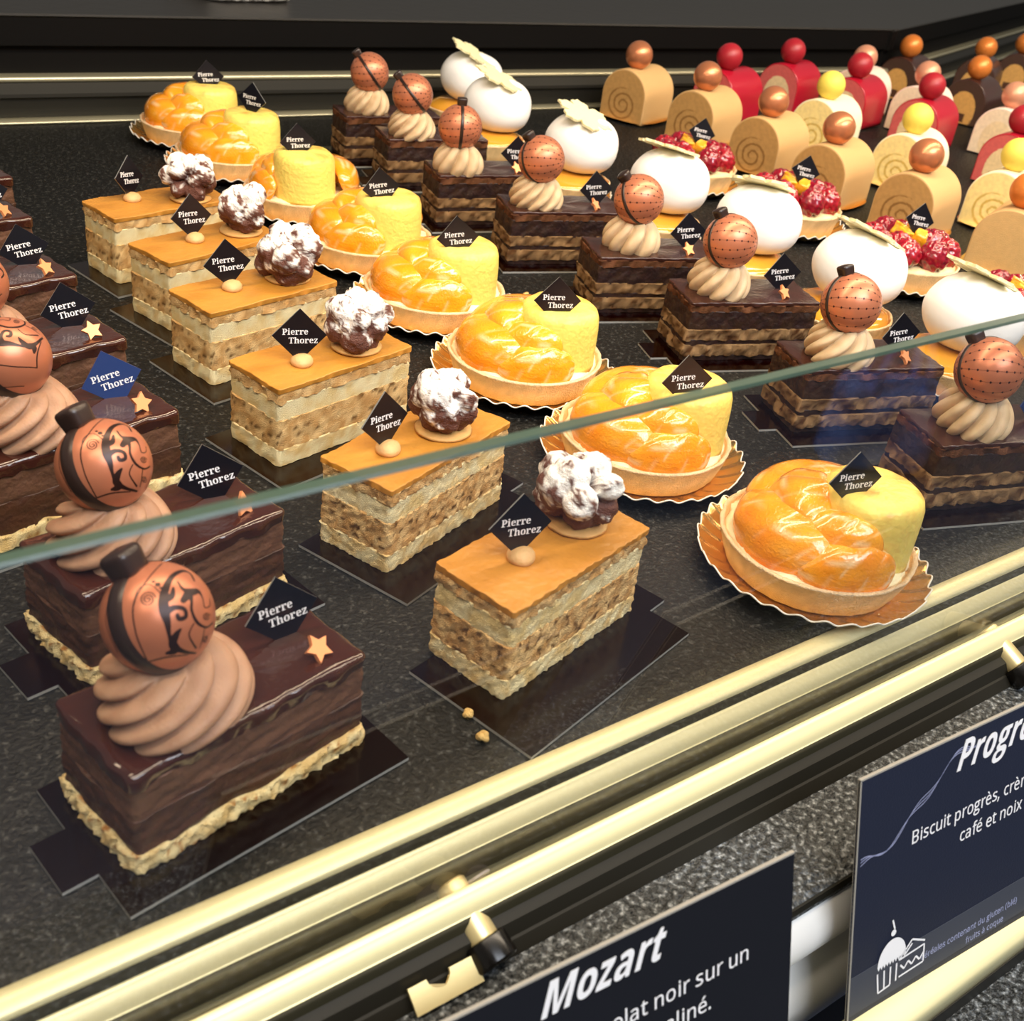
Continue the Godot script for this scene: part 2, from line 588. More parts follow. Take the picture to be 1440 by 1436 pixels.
func scroll_texture() -> void:
	var im := Image.create(1024, 512, false, Image.FORMAT_RGB8)
	im.fill(c8(192, 119, 88))
	var k := c8(46, 27, 24)
	stroke(im, [Vector3(0.04, 0.95, 0.012), Vector3(-0.2, 0.62, 0.012), Vector3(-0.40, 0.2, 0.012), Vector3(-0.34, -0.3, 0.012), Vector3(-0.14, -0.78, 0.012)], k)
	stroke(im, [Vector3(-0.80, 0.47, 0.01), Vector3(-0.85, -0.1, 0.01), Vector3(-0.64, -0.62, 0.01)], k)
	for d in [Vector3(-0.09, 0.6, 0.028), Vector3(-0.02, 0.55, 0.045), Vector3(0.03, 0.49, 0.022)]: stroke(im, [d, d + Vector3(0.004, 0, 0)], k)
	stroke(im, [Vector3(-0.39, 0.2, 0.009), Vector3(-0.34, 0.45, 0.009), Vector3(-0.16, 0.55, 0.009), Vector3(0.03, 0.40, 0.009), Vector3(0.04, 0.3, 0.009)], k)
	stroke(im, spiral(-0.17, 0.29, 0.13, 0.3, 2.4, 0.009), k)
	stroke(im, [Vector3(0.59, 0.64, 0.02), Vector3(0.52, 0.77, 0.03), Vector3(0.38, 0.81, 0.035), Vector3(0.2, 0.68, 0.045), Vector3(0.09, 0.38, 0.07), Vector3(0.10, 0.12, 0.085), Vector3(0.16, -0.1, 0.055), Vector3(0.2, -0.32, 0.03), Vector3(0.26, -0.45, 0.06), Vector3(0.30, -0.58, 0.08), Vector3(0.17, -0.63, 0.03)], k)
	stroke(im, [Vector3(0.12, 0.3, 0.07), Vector3(0.22, 0.36, 0.05), Vector3(0.24, 0.5, 0.02)], k)
	stroke(im, [Vector3(0.12, 0.05, 0.06), Vector3(0.26, 0.15, 0.045), Vector3(0.43, 0.13, 0.035), Vector3(0.46, 0.0, 0.035), Vector3(0.36, -0.04, 0.04), Vector3(0.32, 0.03, 0.03)], k)
	stroke(im, [Vector3(0.31, 0.61, 0.015), Vector3(0.4, 0.48, 0.03), Vector3(0.53, 0.43, 0.07), Vector3(0.66, 0.45, 0.045), Vector3(0.74, 0.33, 0.014), Vector3(0.78, 0.17, 0.012), Vector3(0.87, 0.2, 0.012), Vector3(0.87, 0.33, 0.012)], k)
	stroke(im, [Vector3(0.41, 0.28, 0.05), Vector3(0.5, 0.38, 0.075), Vector3(0.55, 0.28, 0.03), Vector3(0.56, 0.1, 0.025), Vector3(0.66, -0.1, 0.028), Vector3(0.82, -0.18, 0.02), Vector3(0.94, -0.1, 0.02)], k)
	stroke(im, spiral(0.82, 0.0, 0.07, 0.5, 2.2, 0.009), k)
	stroke(im, [Vector3(0.38, -0.22, 0.02), Vector3(0.3, -0.34, 0.06), Vector3(0.27, -0.5, 0.07), Vector3(0.44, -0.6, 0.04), Vector3(0.66, -0.64, 0.025)], k)
	stroke(im, [Vector3(0.6, -0.12, 0.011), Vector3(0.53, -0.32, 0.011), Vector3(0.66, -0.55, 0.02)], k)
	stroke(im, [Vector3(0.79, -0.2, 0.011), Vector3(0.76, -0.4, 0.011), Vector3(0.72, -0.55, 0.011)], k)
	stroke(im, spiral(0.82, -0.4, 0.06, 1.0, 2.0, 0.009), k)
	stroke(im, [Vector3(-0.14, -0.78, 0.016), Vector3(0.16, -0.70, 0.02), Vector3(0.53, -0.66, 0.014)], k)
	var m := mat("scroll_ball", Color.WHITE, 0.34, {"metal": 0.4})
	m.albedo_texture = ImageTexture.create_from_image(im)


func dotted_texture() -> void:
	var im := Image.create(768, 384, false, Image.FORMAT_RGB8)
	im.fill(c8(198, 124, 92))
	var k := c8(66, 30, 26)
	for i in 18:
		var a := TAU * i / 18.0
		for j in 90:
			var f := PI * (j + 0.5) / 90.0
			var d := Vector3(sin(a) * sin(f), cos(f), cos(a) * sin(f))
			stamp(im, d, 0.009, c8(104, 52, 40))
		for j in 11:
			var f := PI * (j + 0.5 + 0.5 * (i % 2)) / 11.5
			stamp(im, Vector3(sin(a) * sin(f), cos(f), cos(a) * sin(f)), 0.032, k)
	var m := mat("dotted_ball", Color.WHITE, 0.34, {"metal": 0.4})
	m.albedo_texture = ImageTexture.create_from_image(im)


# ---------------------------------------------------------------- the case

func struct(called: String, mesh: Mesh, m: Material, label := "") -> MeshInstance3D:
	var o := part(called, mesh, m, self)
	tag(o, label, "", "", "structure")
	return o


func build_case() -> void:
	# the shelf the pastries stand on
	struct("floor", plate([Vector2(-0.5, -0.1765), Vector2(2.6, -0.1765), Vector2(2.6, -1.45), Vector2(1.15, -0.90), Vector2(-0.5, -0.96)], -0.02, 0.0, Color.WHITE, Color.WHITE), mats.stone, "black speckled stone shelf the pastries stand on")
	# back of the case: a pale lip, a grey track, a second lip, black panels and the counter behind; it bends away at its right end
	var left := Transform3D(Basis(Vector3.UP, deg_to_rad(-2.6)), Vector3(0.40, 0, -0.868))
	var right := Transform3D(Basis(Vector3.UP, deg_to_rad(20.0)), Vector3(1.15, -0.0004, -0.834))
	var k := 0
	for t in [left, right]:
		k += 1
		var x0 := -1.2 if k == 1 else -0.004
		var x1 := 0.751 if k == 1 else 1.8
		var a := struct("trim_%d" % (3 + k), extrude_x([Vector2(0.0, 0.0), Vector2(0.0, 0.0022), Vector2(-0.004, 0.0030), Vector2(-0.01, 0.0030), Vector2(-0.01, 0.0)], x0, x1), mats.pale_metal, "pale metal lip along the back of the stone shelf" if k == 1 else "pale metal lip along the angled back corner of the shelf")
		a.transform = t
		part("track_face", extrude_x([Vector2(-0.010, 0.0), Vector2(-0.0095, 0.009), Vector2(-0.0085, 0.0165), Vector2(-0.006, 0.018), Vector2(-0.0062, 0.0205), Vector2(-0.013, 0.0275), Vector2(-0.03, 0.0275), Vector2(-0.03, 0.0)], x0, x1, true), mats.grey_metal, a)
		part("upper_lip", extrude_x([Vector2(-0.012, 0.0272), Vector2(-0.011, 0.0285), Vector2(-0.011, 0.0305), Vector2(-0.013, 0.0315), Vector2(-0.03, 0.0315), Vector2(-0.03, 0.0272)], x0, x1), mats.pale_metal, a)
		var w := struct("wall_back" if k == 1 else "wall_back_corner", extrude_x([Vector2(-0.022, 0.0315), Vector2(-0.022, 0.0500), Vector2(-0.016, 0.0520), Vector2(-0.016, 0.0715), Vector2(-0.045, 0.0715), Vector2(-0.045, 0.0315)], x0, x1, true), mats.black_panel, "black panel rising behind the back track" if k == 1 else "black panel behind the angled back corner")
		w.transform = t
		var c := struct("counter_back" if k == 1 else "counter_back_corner", extrude_x([Vector2(-0.0155, 0.0715), Vector2(-0.0145, 0.0725), Vector2(-0.0155, 0.0738), Vector2(-1.4, 0.0738), Vector2(-1.4, 0.0715)], x0, x1, true), mats.counter_black, "dark work counter behind the case" if k == 1 else "dark work counter behind the angled back corner")
		c.transform = t


func build_front() -> void:
	var x0 := -0.4
	var x1 := 1.6
	var r1 := []
	for k in 12:
		var t := PI * 0.76 * k / 11.0
		r1.append(Vector2(-0.1735 - cos(t) * 0.0062, -0.0062 + sin(t) * 0.0075))
	r1.append(Vector2(-0.1705, -0.012))
	r1.append(Vector2(-0.1797, -0.012))
	var inner := struct("trim_1", extrude_x(r1, x0, x1), mats.champagne, "innermost brass rail, round topped, edging the stone shelf")
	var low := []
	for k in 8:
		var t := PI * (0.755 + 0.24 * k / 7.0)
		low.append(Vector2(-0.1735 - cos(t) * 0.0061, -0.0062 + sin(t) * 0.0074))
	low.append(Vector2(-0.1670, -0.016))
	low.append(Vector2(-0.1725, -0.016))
	part("painted_shade", extrude_x(low, x0, x1), mats.rail_shade, inner)  # shade on the rail's lower front, painted as a dark strip
	for k in 2:
		var dz: float = [0.0, 0.0137][k]
		var dy: float = [0.0, -0.0078][k]
		var z := -0.1690 + dz
		var y := -0.0042 + dy
		var o := [Vector2(z - 0.0005, y - 0.001), Vector2(z, y), Vector2(z + 0.0012, y + 0.0002), Vector2(z + 0.0019, y - 0.0002)]
		for i in 7:
			var t := i / 6.0
			o.append(Vector2(z + 0.0022 + 0.0033 * t + 0.0004 * sin(t * PI), y - 0.0006 - 0.0045 * t + 0.0002 * sin(t * PI)))
		for i in range(1, 8):
			var t := i / 7.0 * PI * 0.62
			o.append(Vector2(z + 0.0055 + 0.0006 * sin(t), y - 0.0051 - 0.0010 * (1 - cos(t))))
		o.append(Vector2(z + 0.0040, y - 0.0070))
		o.append(Vector2(z - 0.0005, y - 0.0110))
		var rail := struct("trim_%d" % (k + 2), extrude_x(o, x0, x1), mats.champagne, ["middle brass rail, flat faced, behind the glass screen", "outermost brass rail, flat faced, in front of the glass screen"][k])
		part("painted_shade", extrude_x([Vector2(z + 0.0002, y - 0.0056), Vector2(z + 0.0059, y - 0.0053), Vector2(z + 0.0068, y - 0.0066), Vector2(z + 0.0092, y - 0.0190), Vector2(z + 0.0002, y - 0.0190)], x0, x1), mats.rail_shade, rail)  # strip painting the shade below this rail's lit face
	var g := thing("rail_gasket", "dark strip below the outermost brass rail", "strip")
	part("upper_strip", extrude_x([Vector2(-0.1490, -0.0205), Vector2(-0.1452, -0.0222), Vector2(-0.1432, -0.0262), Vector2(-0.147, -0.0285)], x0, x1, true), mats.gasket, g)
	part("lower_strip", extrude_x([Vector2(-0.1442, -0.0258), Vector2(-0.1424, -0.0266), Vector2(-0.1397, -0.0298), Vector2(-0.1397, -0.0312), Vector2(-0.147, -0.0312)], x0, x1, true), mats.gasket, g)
	# stone ledge, the white mouldings under it, the card rail and the stone below
	struct("trim_6", extrude_x([Vector2(-0.175, -0.030), Vector2(-0.1125, -0.030), Vector2(-0.1107, -0.0306), Vector2(-0.1107, -0.040), Vector2(-0.175, -0.040)], x0, x1, true), mats.slate, "rough grey stone ledge in front of the rails")
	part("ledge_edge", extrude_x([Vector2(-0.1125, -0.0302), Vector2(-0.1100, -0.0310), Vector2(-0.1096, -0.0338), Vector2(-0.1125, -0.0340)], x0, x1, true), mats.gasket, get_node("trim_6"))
	for k in 2:
		var cy: float = [-0.0505, -0.094][k]
		var r: float = [0.0170, 0.0270][k]
		var o := []
		for i in 15:
			var t := PI / 2 - PI * i / 14.0
			o.append(Vector2(-0.1235 + cos(t) * [0.0185, 0.0200][k], cy + sin(t) * r))
		o.append(Vector2(-0.14, cy - r))
		o.append(Vector2(-0.14, cy + r))
		struct("trim_%d" % (7 + k), extrude_x(o, x0, x1), mats.white_enamel, ["upper white rounded moulding under the stone ledge", "lower white rounded moulding under the stone ledge"][k])
	struct("trim_9", extrude_x([Vector2(-0.0905, -0.0760), Vector2(-0.0893, -0.0730), Vector2(-0.0872, -0.0722), Vector2(-0.0800, -0.0735), Vector2(-0.0780, -0.0745), Vector2(-0.0774, -0.0765), Vector2(-0.0772, -0.085), Vector2(-0.0905, -0.085)], x0, x1), mats.champagne, "pale lower rail that holds the name cards")
	part("rail_skirt", extrude_x([Vector2(-0.0900, -0.084), Vector2(-0.0768, -0.084), Vector2(-0.0764, -0.094), Vector2(-0.0900, -0.094)], x0, x1, true), mats.grey_metal, get_node("trim_9"))
	struct("trim_10", extrude_x([Vector2(-0.095, -0.093), Vector2(-0.045, -0.093), Vector2(-0.045, -0.11), Vector2(-0.095, -0.11)], x0, x1, true), mats.slate, "dark stone shelf below the card rail")
	struct("wall_front", extrude_x([Vector2(-0.142, -0.03), Vector2(-0.140, -0.03), Vector2(-0.140, -0.95), Vector2(-0.142, -0.95)], x0, x1, true), mats.black_panel, "dark front of the case behind the mouldings")

	# shop floor on the customer side; unseen blue bag added for the glass reflection
	struct("floor_shop", plate([Vector2(-3, -0.14), Vector2(7, -0.14), Vector2(7, 6), Vector2(-3, 6)], -0.97, -0.95, Color.WHITE, Color.WHITE), mats.shop_floor, "pale shop floor on the customer side of the counter")
	var bag := thing("added_bag", "unseen blue bag added on the shop floor for its reflection in the glass", "bag")
	bag.transform = Transform3D(Basis(Vector3.UP, 0.5), Vector3(2.05, -0.95, 0.95))
	var ba := Acc.new()
	layer(ba, 0.24, 0.10, 0.0, 0.22, {"ds": 0.02, "rc": 0.03, "er": 0.03, "eb": 0.02, "amp": 0.012, "fr": 9.0})
	part("body", ba.done(), mats.added_blue, bag)
	for sx in [-1, 1]:
		var path := []
		for i in 17:
			var t := PI * i / 16.0
			path.append(Vector3(cos(t) * 0.06, 0.20 + sin(t) * 0.15, 0.035 * sx))
		part("handle", tube(path, 0.009, 8, Color.WHITE), mats.added_blue, bag)

	# the glass screen: two faces and a green ground edge on top
	var s := thing("glass_screen", "clear glass screen standing between the two outer brass rails", "glass screen")
	var zf := -0.1553
	var zb := -0.1587
	var top := 0.1308
	var fa := Acc.new()
	fa.quad(Vector3(x0, -0.02, zf), Vector3(x0, top, zf), Vector3(x1, top, zf), Vector3(x1, -0.02, zf), Color.WHITE)
	fa.quad(Vector3(x0, -0.02, zb), Vector3(x1, -0.02, zb), Vector3(x1, top, zb), Vector3(x0, top, zb), Color.WHITE)
	part("pane", fa.done(), mats.pane, s)
	part("ground_edge", extrude_x([Vector2(zf + 0.0001, top - 0.0006), Vector2(zf - 0.0004, top + 0.0001), Vector2(zb + 0.0004, top + 0.0001), Vector2(zb - 0.0001, top - 0.0006)], x0, x1, true), mats.pane_edge, s)

	# clamps of the glass
	var spots := [[0.1260, -0.0165, -0.1617, "beside the notched brass bracket"], [0.3801, -0.0165, -0.1596, "without a bracket, at the right frame edge"]]
	for k in 2:
		var q: Array = spots[k]
		var c := thing("glass_clamp", "brass clamp bolt with black cap, " + q[3], "clamp bolt", "clamp bolts of the glass screen")
		var dir := Vector3(0.0022, -0.0085, 0.0185).normalized()
		c.transform = Transform3D(basis_y(dir, Vector3(1, 0, 0)), Vector3(q[0], q[1], q[2]))
		var w := Color.WHITE
		part("bolt", lathe([[0.0, 0.0, w], [0.0036, 0.0, w], [0.0046, 0.0008, w], [0.0046, 0.0195, w], [0.0, 0.0195, w]], 28), mats.brass, c)
		part("cap", lathe([[0.0, 0.0182, w], [0.0060, 0.0182, w], [0.0065, 0.0188, w], [0.0066, 0.0250, w], [0.0060, 0.0258, w], [0.0, 0.0260, w]], 32), mats.black_gloss, c)
		if k == 0:
			for s2 in [-1, 1]:
				var d := part("washer", lathe([[0.0, 0.0, w], [0.0040, 0.0, w], [0.0044, 0.0004, w], [0.0040, 0.0009, w], [0.0, 0.0009, w]], 24), mats.washer, c)
				d.position = Vector3(0.0010, 0.0030, 0.0075 * s2)
	var br := MeshInstance3D.new()
	br.name = "bracket"
	var cut := [Vector2(-0.0105, -0.0034), Vector2(-0.0048, -0.0034)]
	for k in 9:
		var t := PI - PI * k / 8.0
		cut.append(Vector2(-0.0012 + cos(t) * 0.0036, -0.0034 + sin(t) * 0.0036))
	cut.append_array([Vector2(0.0105, -0.0034), Vector2(0.0105, 0.0040), Vector2(-0.0105, 0.0040)])
	br.mesh = plate(cut, 0.0, 0.0009, Color.WHITE, Color.WHITE)
	br.material_override = mats.brass
	tag(br, "flat brass bracket with a round notch beside the left clamp", "bracket")
	add_child(br)
	br.transform = Transform3D(Basis(Vector3(1, 0, 0), deg_to_rad(36)), Vector3(0.1125, -0.0262, -0.1402))

	name_card("Mozart", 0.1990, -0.1064, -3.2, 0.125, [["Mozart", -0.0825, -0.0125, 0.0092, "script"], ["chocolat noir sur un", -0.0765, -0.0275, 0.0048, "sans"], ["praliné.", -0.0520, -0.0370, 0.0048, "sans"]], "dark name card lettered Mozart, left of the two cards", false)
	name_card("Progrès", 0.3615, -0.1082, -3.1, 0.125, [["Progrès", -0.0795, -0.0135, 0.0100, "script"], ["Biscuit progrès, crème", -0.1000, -0.0325, 0.0046, "sans"], ["café et noix", -0.0755, -0.0415, 0.0046, "sans"]], "dark blue name card lettered Progrès, right of the two cards", true)


func font(kind: String) -> Font:
	if tex.has("font_" + kind): return tex["font_" + kind]
	var f := SystemFont.new()
	f.font_names = PackedStringArray(["Droid Serif" if kind == "serif" else "Droid Sans"])
	f.font_weight = 400 if kind == "sans" else 700
	tex["font_" + kind] = f
	return f


# lines of [text, left, baseline, capital height, kind], facing +z
func lettering(lines: Array) -> ArrayMesh:
	var st := SurfaceTool.new()
	st.begin(Mesh.PRIMITIVE_TRIANGLES)
	for q in lines:
		var t := TextMesh.new()
		t.text = q[0]
		t.font = font(q[4])
		t.font_size = 32
		t.pixel_size = 0.01
		t.depth = 0.012
		t.curve_step = 1.5
		t.horizontal_alignment = HORIZONTAL_ALIGNMENT_LEFT
		t.vertical_alignment = VERTICAL_ALIGNMENT_CENTER
		var ref := 0.32 * 0.715
		var s: float = q[3] / ref
		var b := Basis(Vector3(s, 0, 0), Vector3(0, s, 0), Vector3(0, 0, s * 0.3))
		if q[4] == "script": b = Basis(Vector3(s * 0.86, 0, 0), Vector3(s * 0.34, s * 1.05, 0), Vector3(0, 0, s * 0.3))
		st.append_from(t, 0, Transform3D(b, Vector3(q[1], q[2] + q[3] * 0.5, 0)))
	return st.commit()


func name_card(_called: String, right_x: float, z: float, yaw: float, wide: float, lines: Array, label: String, art: bool) -> void:
	var c := thing("name_card", label, "name card", "name cards on the lower rail")
	c.transform = Transform3D(Basis(Vector3.UP, deg_to_rad(yaw)) * Basis(Vector3.RIGHT, deg_to_rad(-17.5)), Vector3(right_x, 0.0121, z))
	var high := 0.0915
	part("card", box(Vector3(wide, high, 0.0010), 0.0002), mats.card_dark if art else mats.card_black, c, Transform3D(Basis(), Vector3(-wide / 2, -high / 2, 0)))
	part("top_edge", box(Vector3(wide, 0.0007, 0.00115), 0.0001), mats.card_edge, c, Transform3D(Basis(), Vector3(-wide / 2, -0.0003, 0)))
	part("side_edge", box(Vector3(0.0006, high, 0.00115), 0.0001), mats.card_edge, c, Transform3D(Basis(), Vector3(-wide + 0.0003, -high / 2, 0)))
	part("lettering", lettering(lines), mats.print_white, c, Transform3D(Basis(), Vector3(0, 0, 0.00052)))
	if not art: return
	part("band", box(Vector3(wide - 0.0012, 0.0150, 0.0002), 0.00005), mats.card_band, c, Transform3D(Basis(), Vector3(-wide / 2, -high + 0.0125, 0.00052)))
	part("small_print", lettering([["céréales contenant du gluten (blé)", -wide + 0.0345, -0.0810, 0.0024, "sans"], ["fruits à coque", -wide + 0.058, -0.0855, 0.0024, "sans"]]), mats.print_line, c, Transform3D(Basis(), Vector3(0, 0, 0.00064)))
	var flow := Acc.new()
	for k in 3:
		for i in 40:
			var p := []
			for s in 2:
				var t := (i + s) / 40.0
				p.append(Vector3(-wide + 0.002 + 0.052 * t, -0.030 + 0.024 * smoothstep(0.1, 0.95, t) + 0.0014 * sin(t * 17.0 + k * 0.5) + 0.0006 * (k - 1) * cos(t * 5.0), 0.00056))
			var h := Vector3(0, 0.00016, 0)
			flow.quad(p[0] - h, p[0] + h, p[1] + h, p[1] - h, Color.WHITE)
	part("flourish", flow.done(), mats.print_line, c)
	# drawn emblem: a dome over a striped cup beside a slice of cake
	var em := Acc.new()
	var zz := 0.0008
	var ox := -wide + 0.0195
	var oy := -0.0735
	for i in 18:
		var a0 := PI * i / 18.0
		var a1 := PI * (i + 1) / 18.0
		em.tri(Vector3(ox, oy, zz), Vector3(ox + cos(a1) * 0.0068, oy + sin(a1) * 0.0085, zz), Vector3(ox + cos(a0) * 0.0068, oy + sin(a0) * 0.0085, zz), Color.WHITE)
		em.tri(Vector3(ox, oy + 0.0108, zz), Vector3(ox + cos(a1 * 2) * 0.0012, oy + 0.0108 + sin(a1 * 2) * 0.0012, zz), Vector3(ox + cos(a0 * 2) * 0.0012, oy + 0.0108 + sin(a0 * 2) * 0.0012, zz), Color.WHITE)
	for i in 10:
		var x := ox - 0.0068 + 0.00136 * i
		em.tri(Vector3(x, oy + 0.0001, zz), Vector3(x + 0.00136, oy + 0.0001, zz), Vector3(x + 0.00068, oy - 0.0013, zz), Color.WHITE)
	var bars := [[-0.0066, -0.0022, -0.0058, -0.0100], [-0.0034, -0.0022, -0.0030, -0.0096], [-0.0004, -0.0022, -0.0002, -0.0094], [0.0026, -0.0022, 0.0026, -0.0092], [-0.0058, -0.0100, -0.0002, -0.0094], [0.0005, 0.0120, -0.0008, 0.0160], [0.0036, -0.0016, 0.0160, -0.0010], [0.0040, -0.0084, 0.0160, -0.0080], [0.0160, -0.0010, 0.0160, -0.0080], [0.0036, -0.0016, 0.0096, 0.0038], [0.0096, 0.0038, 0.0162, 0.0004], [0.0060, -0.0010, 0.0098, 0.0022]]
	for i in 6: bars.append([0.0045 + i * 0.0019, -0.0040 - 0.0022 * (i % 2), 0.0064 + i * 0.0019, -0.0062 + 0.0022 * (i % 2)])
	for q in bars:
		var p := Vector3(ox + q[0], oy + q[1], zz)
		var r := Vector3(ox + q[2], oy + q[3], zz)
		var h := (r - p).normalized().cross(Vector3(0, 0, 1)) * 0.00035
		em.quad(p - h, p + h, r + h, r - h, Color.WHITE)
	part("emblem", em.done(), mats.print_white, c)


# ---------------------------------------------------------------- pieces that several pastries carry

var tag_mesh: Mesh
var tag_text: Mesh
var star_mesh: Mesh

func sign_tag(parent: Node3D, at: Vector3, yaw: float, pitch: float, roll: float, m: Material = null) -> void:
	var d := 0.0113
	if tag_mesh == null:
		var o := [Vector2(0.0, 0.0), Vector2(d, d), Vector2(0, 2 * d), Vector2(-d, d)]
		var a := plate(o, -0.0003, 0.0003, lin(20, 20, 26), lin(120, 120, 118))  # pale sides paint the light caught by the tag's edges
		var st := SurfaceTool.new()
		st.begin(Mesh.PRIMITIVE_TRIANGLES)
		st.append_from(a, 0, Transform3D(Basis(Vector3(1, 0, 0), Vector3(0, 0, 1), Vector3(0, -1, 0)).inverse(), Vector3.ZERO))
		tag_mesh = st.commit()
		tag_text = lettering([["Pierre", -0.64 * d, 1.03 * d, 0.215 * d, "serif"], ["Thorez", -0.40 * d, 0.70 * d, 0.215 * d, "serif"]])
	var b := Basis(Vector3.UP, deg_to_rad(yaw)) * Basis(Vector3.RIGHT, deg_to_rad(pitch)) * Basis(Vector3.BACK, deg_to_rad(roll))
	var t := part("name_tag", tag_mesh, m if m else mats.tag_black, parent, Transform3D(b, at))
	part("lettering", tag_text, mats.print_white, t, Transform3D(Basis(), Vector3(0, 0, 0.0004)))


func star(parent: Node3D, at: Vector3, tilt: Vector3) -> void:
	if star_mesh == null:
		var o := []
		for k in 10:
			var r := 0.0044 if k % 2 == 0 else 0.0023
			o.append(Vector2(sin(TAU * k / 10.0) * r, -cos(TAU * k / 10.0) * r))
		star_mesh = plate(o, -0.0007, 0.0007, Color.WHITE, Color.WHITE)
	part("sugar_star", star_mesh, mats.star_copper, parent, Transform3D(Basis.from_euler(tilt), at))


var parts_of_ball := {}

func chocolate_ball(parent: Node3D, at: Vector3, r: float, cap_dir: Vector3, band_n: Vector3, scroll: bool, spin := 0.0) -> void:
	# the cake's turn is taken back so that directions are those of the room
	var inv := Basis(Vector3.UP, -parent.rotation.y)
	var holder := MeshInstance3D.new()
	holder.name = "chocolate_ball"
	var key := "s" if scroll else "d"
	if not parts_of_ball.has(key):
		var s := SphereMesh.new()
		s.radius = r
		s.height = 2 * r
		s.radial_segments = 72
		s.rings = 36
		var bw := 0.0026 if scroll else 0.0011
		var ring := Acc.new()
		ring.grid(96, 6, func(u: float, w: float):
			var k := w * 2.0 - 1.0
			var lift := 0.0004 * (1.0 - k * k * k * k) + 0.00003
			var y := k * bw
			var rr := sqrt(maxf(r * r - y * y, 0.0)) + lift
			return [Vector3(cos(u * TAU) * rr, y, sin(u * TAU) * rr), Color.WHITE])
		var cr := 0.0047 if scroll else 0.0036
		var capm := Acc.new()
		var prof := [[0.0, 0.0], [0.95, 0.0], [0.98, 0.25], [1.06, 0.7], [1.04, 0.88], [0.9, 0.98], [0.5, 1.03], [0.0, 1.04]]
		capm.grid(32, prof.size() - 1, func(u: float, w: float):
			var q: Array = prof[int(round(w * (prof.size() - 1)))]
			var sq := 1.0 / pow(pow(absf(cos(u * TAU)), 4.0) + pow(absf(sin(u * TAU)), 4.0), 0.25)
			return [Vector3(cos(u * TAU) * sq * 0.88 * cr * q[0], (q[1] - 0.12) * cr * 1.5, sin(u * TAU) * sq * 0.88 * cr * q[0]), Color.WHITE])
		parts_of_ball[key] = [s, ring.done(), capm.done()]
	var ms: Array = parts_of_ball[key]
	holder.mesh = ms[0]
	holder.material_override = mats.scroll_ball if scroll else mats.dotted_ball
	var face := Basis(Vector3(0.929, -0.077, 0.362), Vector3(0.285, 0.771, -0.569), Vector3(-0.236, 0.632, 0.739)).orthonormalized()
	var own := inv * (face * Basis(Vector3(0, 0, 1), deg_to_rad(spin)) if scroll else basis_y(Vector3(-0.651, -0.141, -0.746), Vector3(0.002, 0.978, 0.209)) * Basis(Vector3.UP, deg_to_rad(spin)))
	holder.transform = Transform3D(own, at)
	parent.add_child(holder, true)
	var back := own.inverse() * inv
	part("band", ms[1], mats.dark_chocolate, holder, Transform3D(back * basis_y(band_n, cap_dir), Vector3.ZERO))
	part("cap", ms[2], mats.dark_chocolate, holder, Transform3D(back * basis_y(cap_dir, band_n), back * cap_dir.normalized() * (r * 0.955)))


func rosette(R: float, h: float, n: int, twist: float, depth: float, c0: Color, c1: Color, sd: float) -> ArrayMesh:
	var a := Acc.new()
	a.grid(n * 16, 26, func(u: float, w: float):
		var th := u * TAU
		var v := clampf(w * 1.12, 0.0, 1.0)
		var prof := (0.90 + 0.10 * sin(minf(v * 3.0, 1.0) * PI / 2)) * pow(1.0 - pow(v, 3.0) * 0.55, 0.8)
		var ph := n * (th + twist * v + 0.10 * sin(th * 2.0 + sd)) / 2.0
		var s := absf(sin(ph))
		var lobe := 1.0 - depth * pow(1.0 - s, 1.5)
		var wob := 1.0 + 0.05 * sin(th + sd * 1.7) + 0.035 * sin(th * 3.0 + sd)
		var r := R * prof * lobe * wob
		if w > 0.9: r *= (1.0 - w) / 0.1
		var p := Vector3(cos(th) * r, h * v * (1.0 + 0.05 * sin(th * 2.0 + sd)) - 0.0006, sin(th) * r)
		return [p, c0.lerp(c1, clampf(0.5 + 0.8 * n3(p, 120.0, sd), 0, 1))])
	return a.done()


func cream_drop(R: float, h: float, col: Color) -> ArrayMesh:
	return lathe([[0.0, -0.0004, col], [R * 0.86, -0.0004, col], [R, h * 0.22, col], [R * 0.95, h * 0.5, col], [R * 0.72, h * 0.82, col], [R * 0.35, h * 0.98, col], [0.0, h, col]], 24, 0.0003, 150.0)


var board_mesh: Mesh

func cake_board(x: float, z: float, deg: float, flip: bool, label: String) -> void:
	if board_mesh == null:
		var L := 0.044
		var W := 0.026
		board_mesh = plate([Vector2(-L, -W), Vector2(L, -W), Vector2(L, W), Vector2(-L, W), Vector2(-L, 0.0095), Vector2(-L - 0.0095, 0.0095), Vector2(-L - 0.0095, -0.0090), Vector2(-L, -0.0090)], 0.0, 0.0011, lin(13, 12, 12), lin(160, 160, 156))
	var o := MeshInstance3D.new()
	o.name = "cake_board"
	o.mesh = board_mesh
	o.material_override = mats.board_black
	tag(o, label, "cake board", "black cake boards with a tab")
	add_child(o, true)
	place(o, x, 0.0002, z, deg + (180.0 if flip else 0.0))


# ---------------------------------------------------------------- left row: chocolate cakes

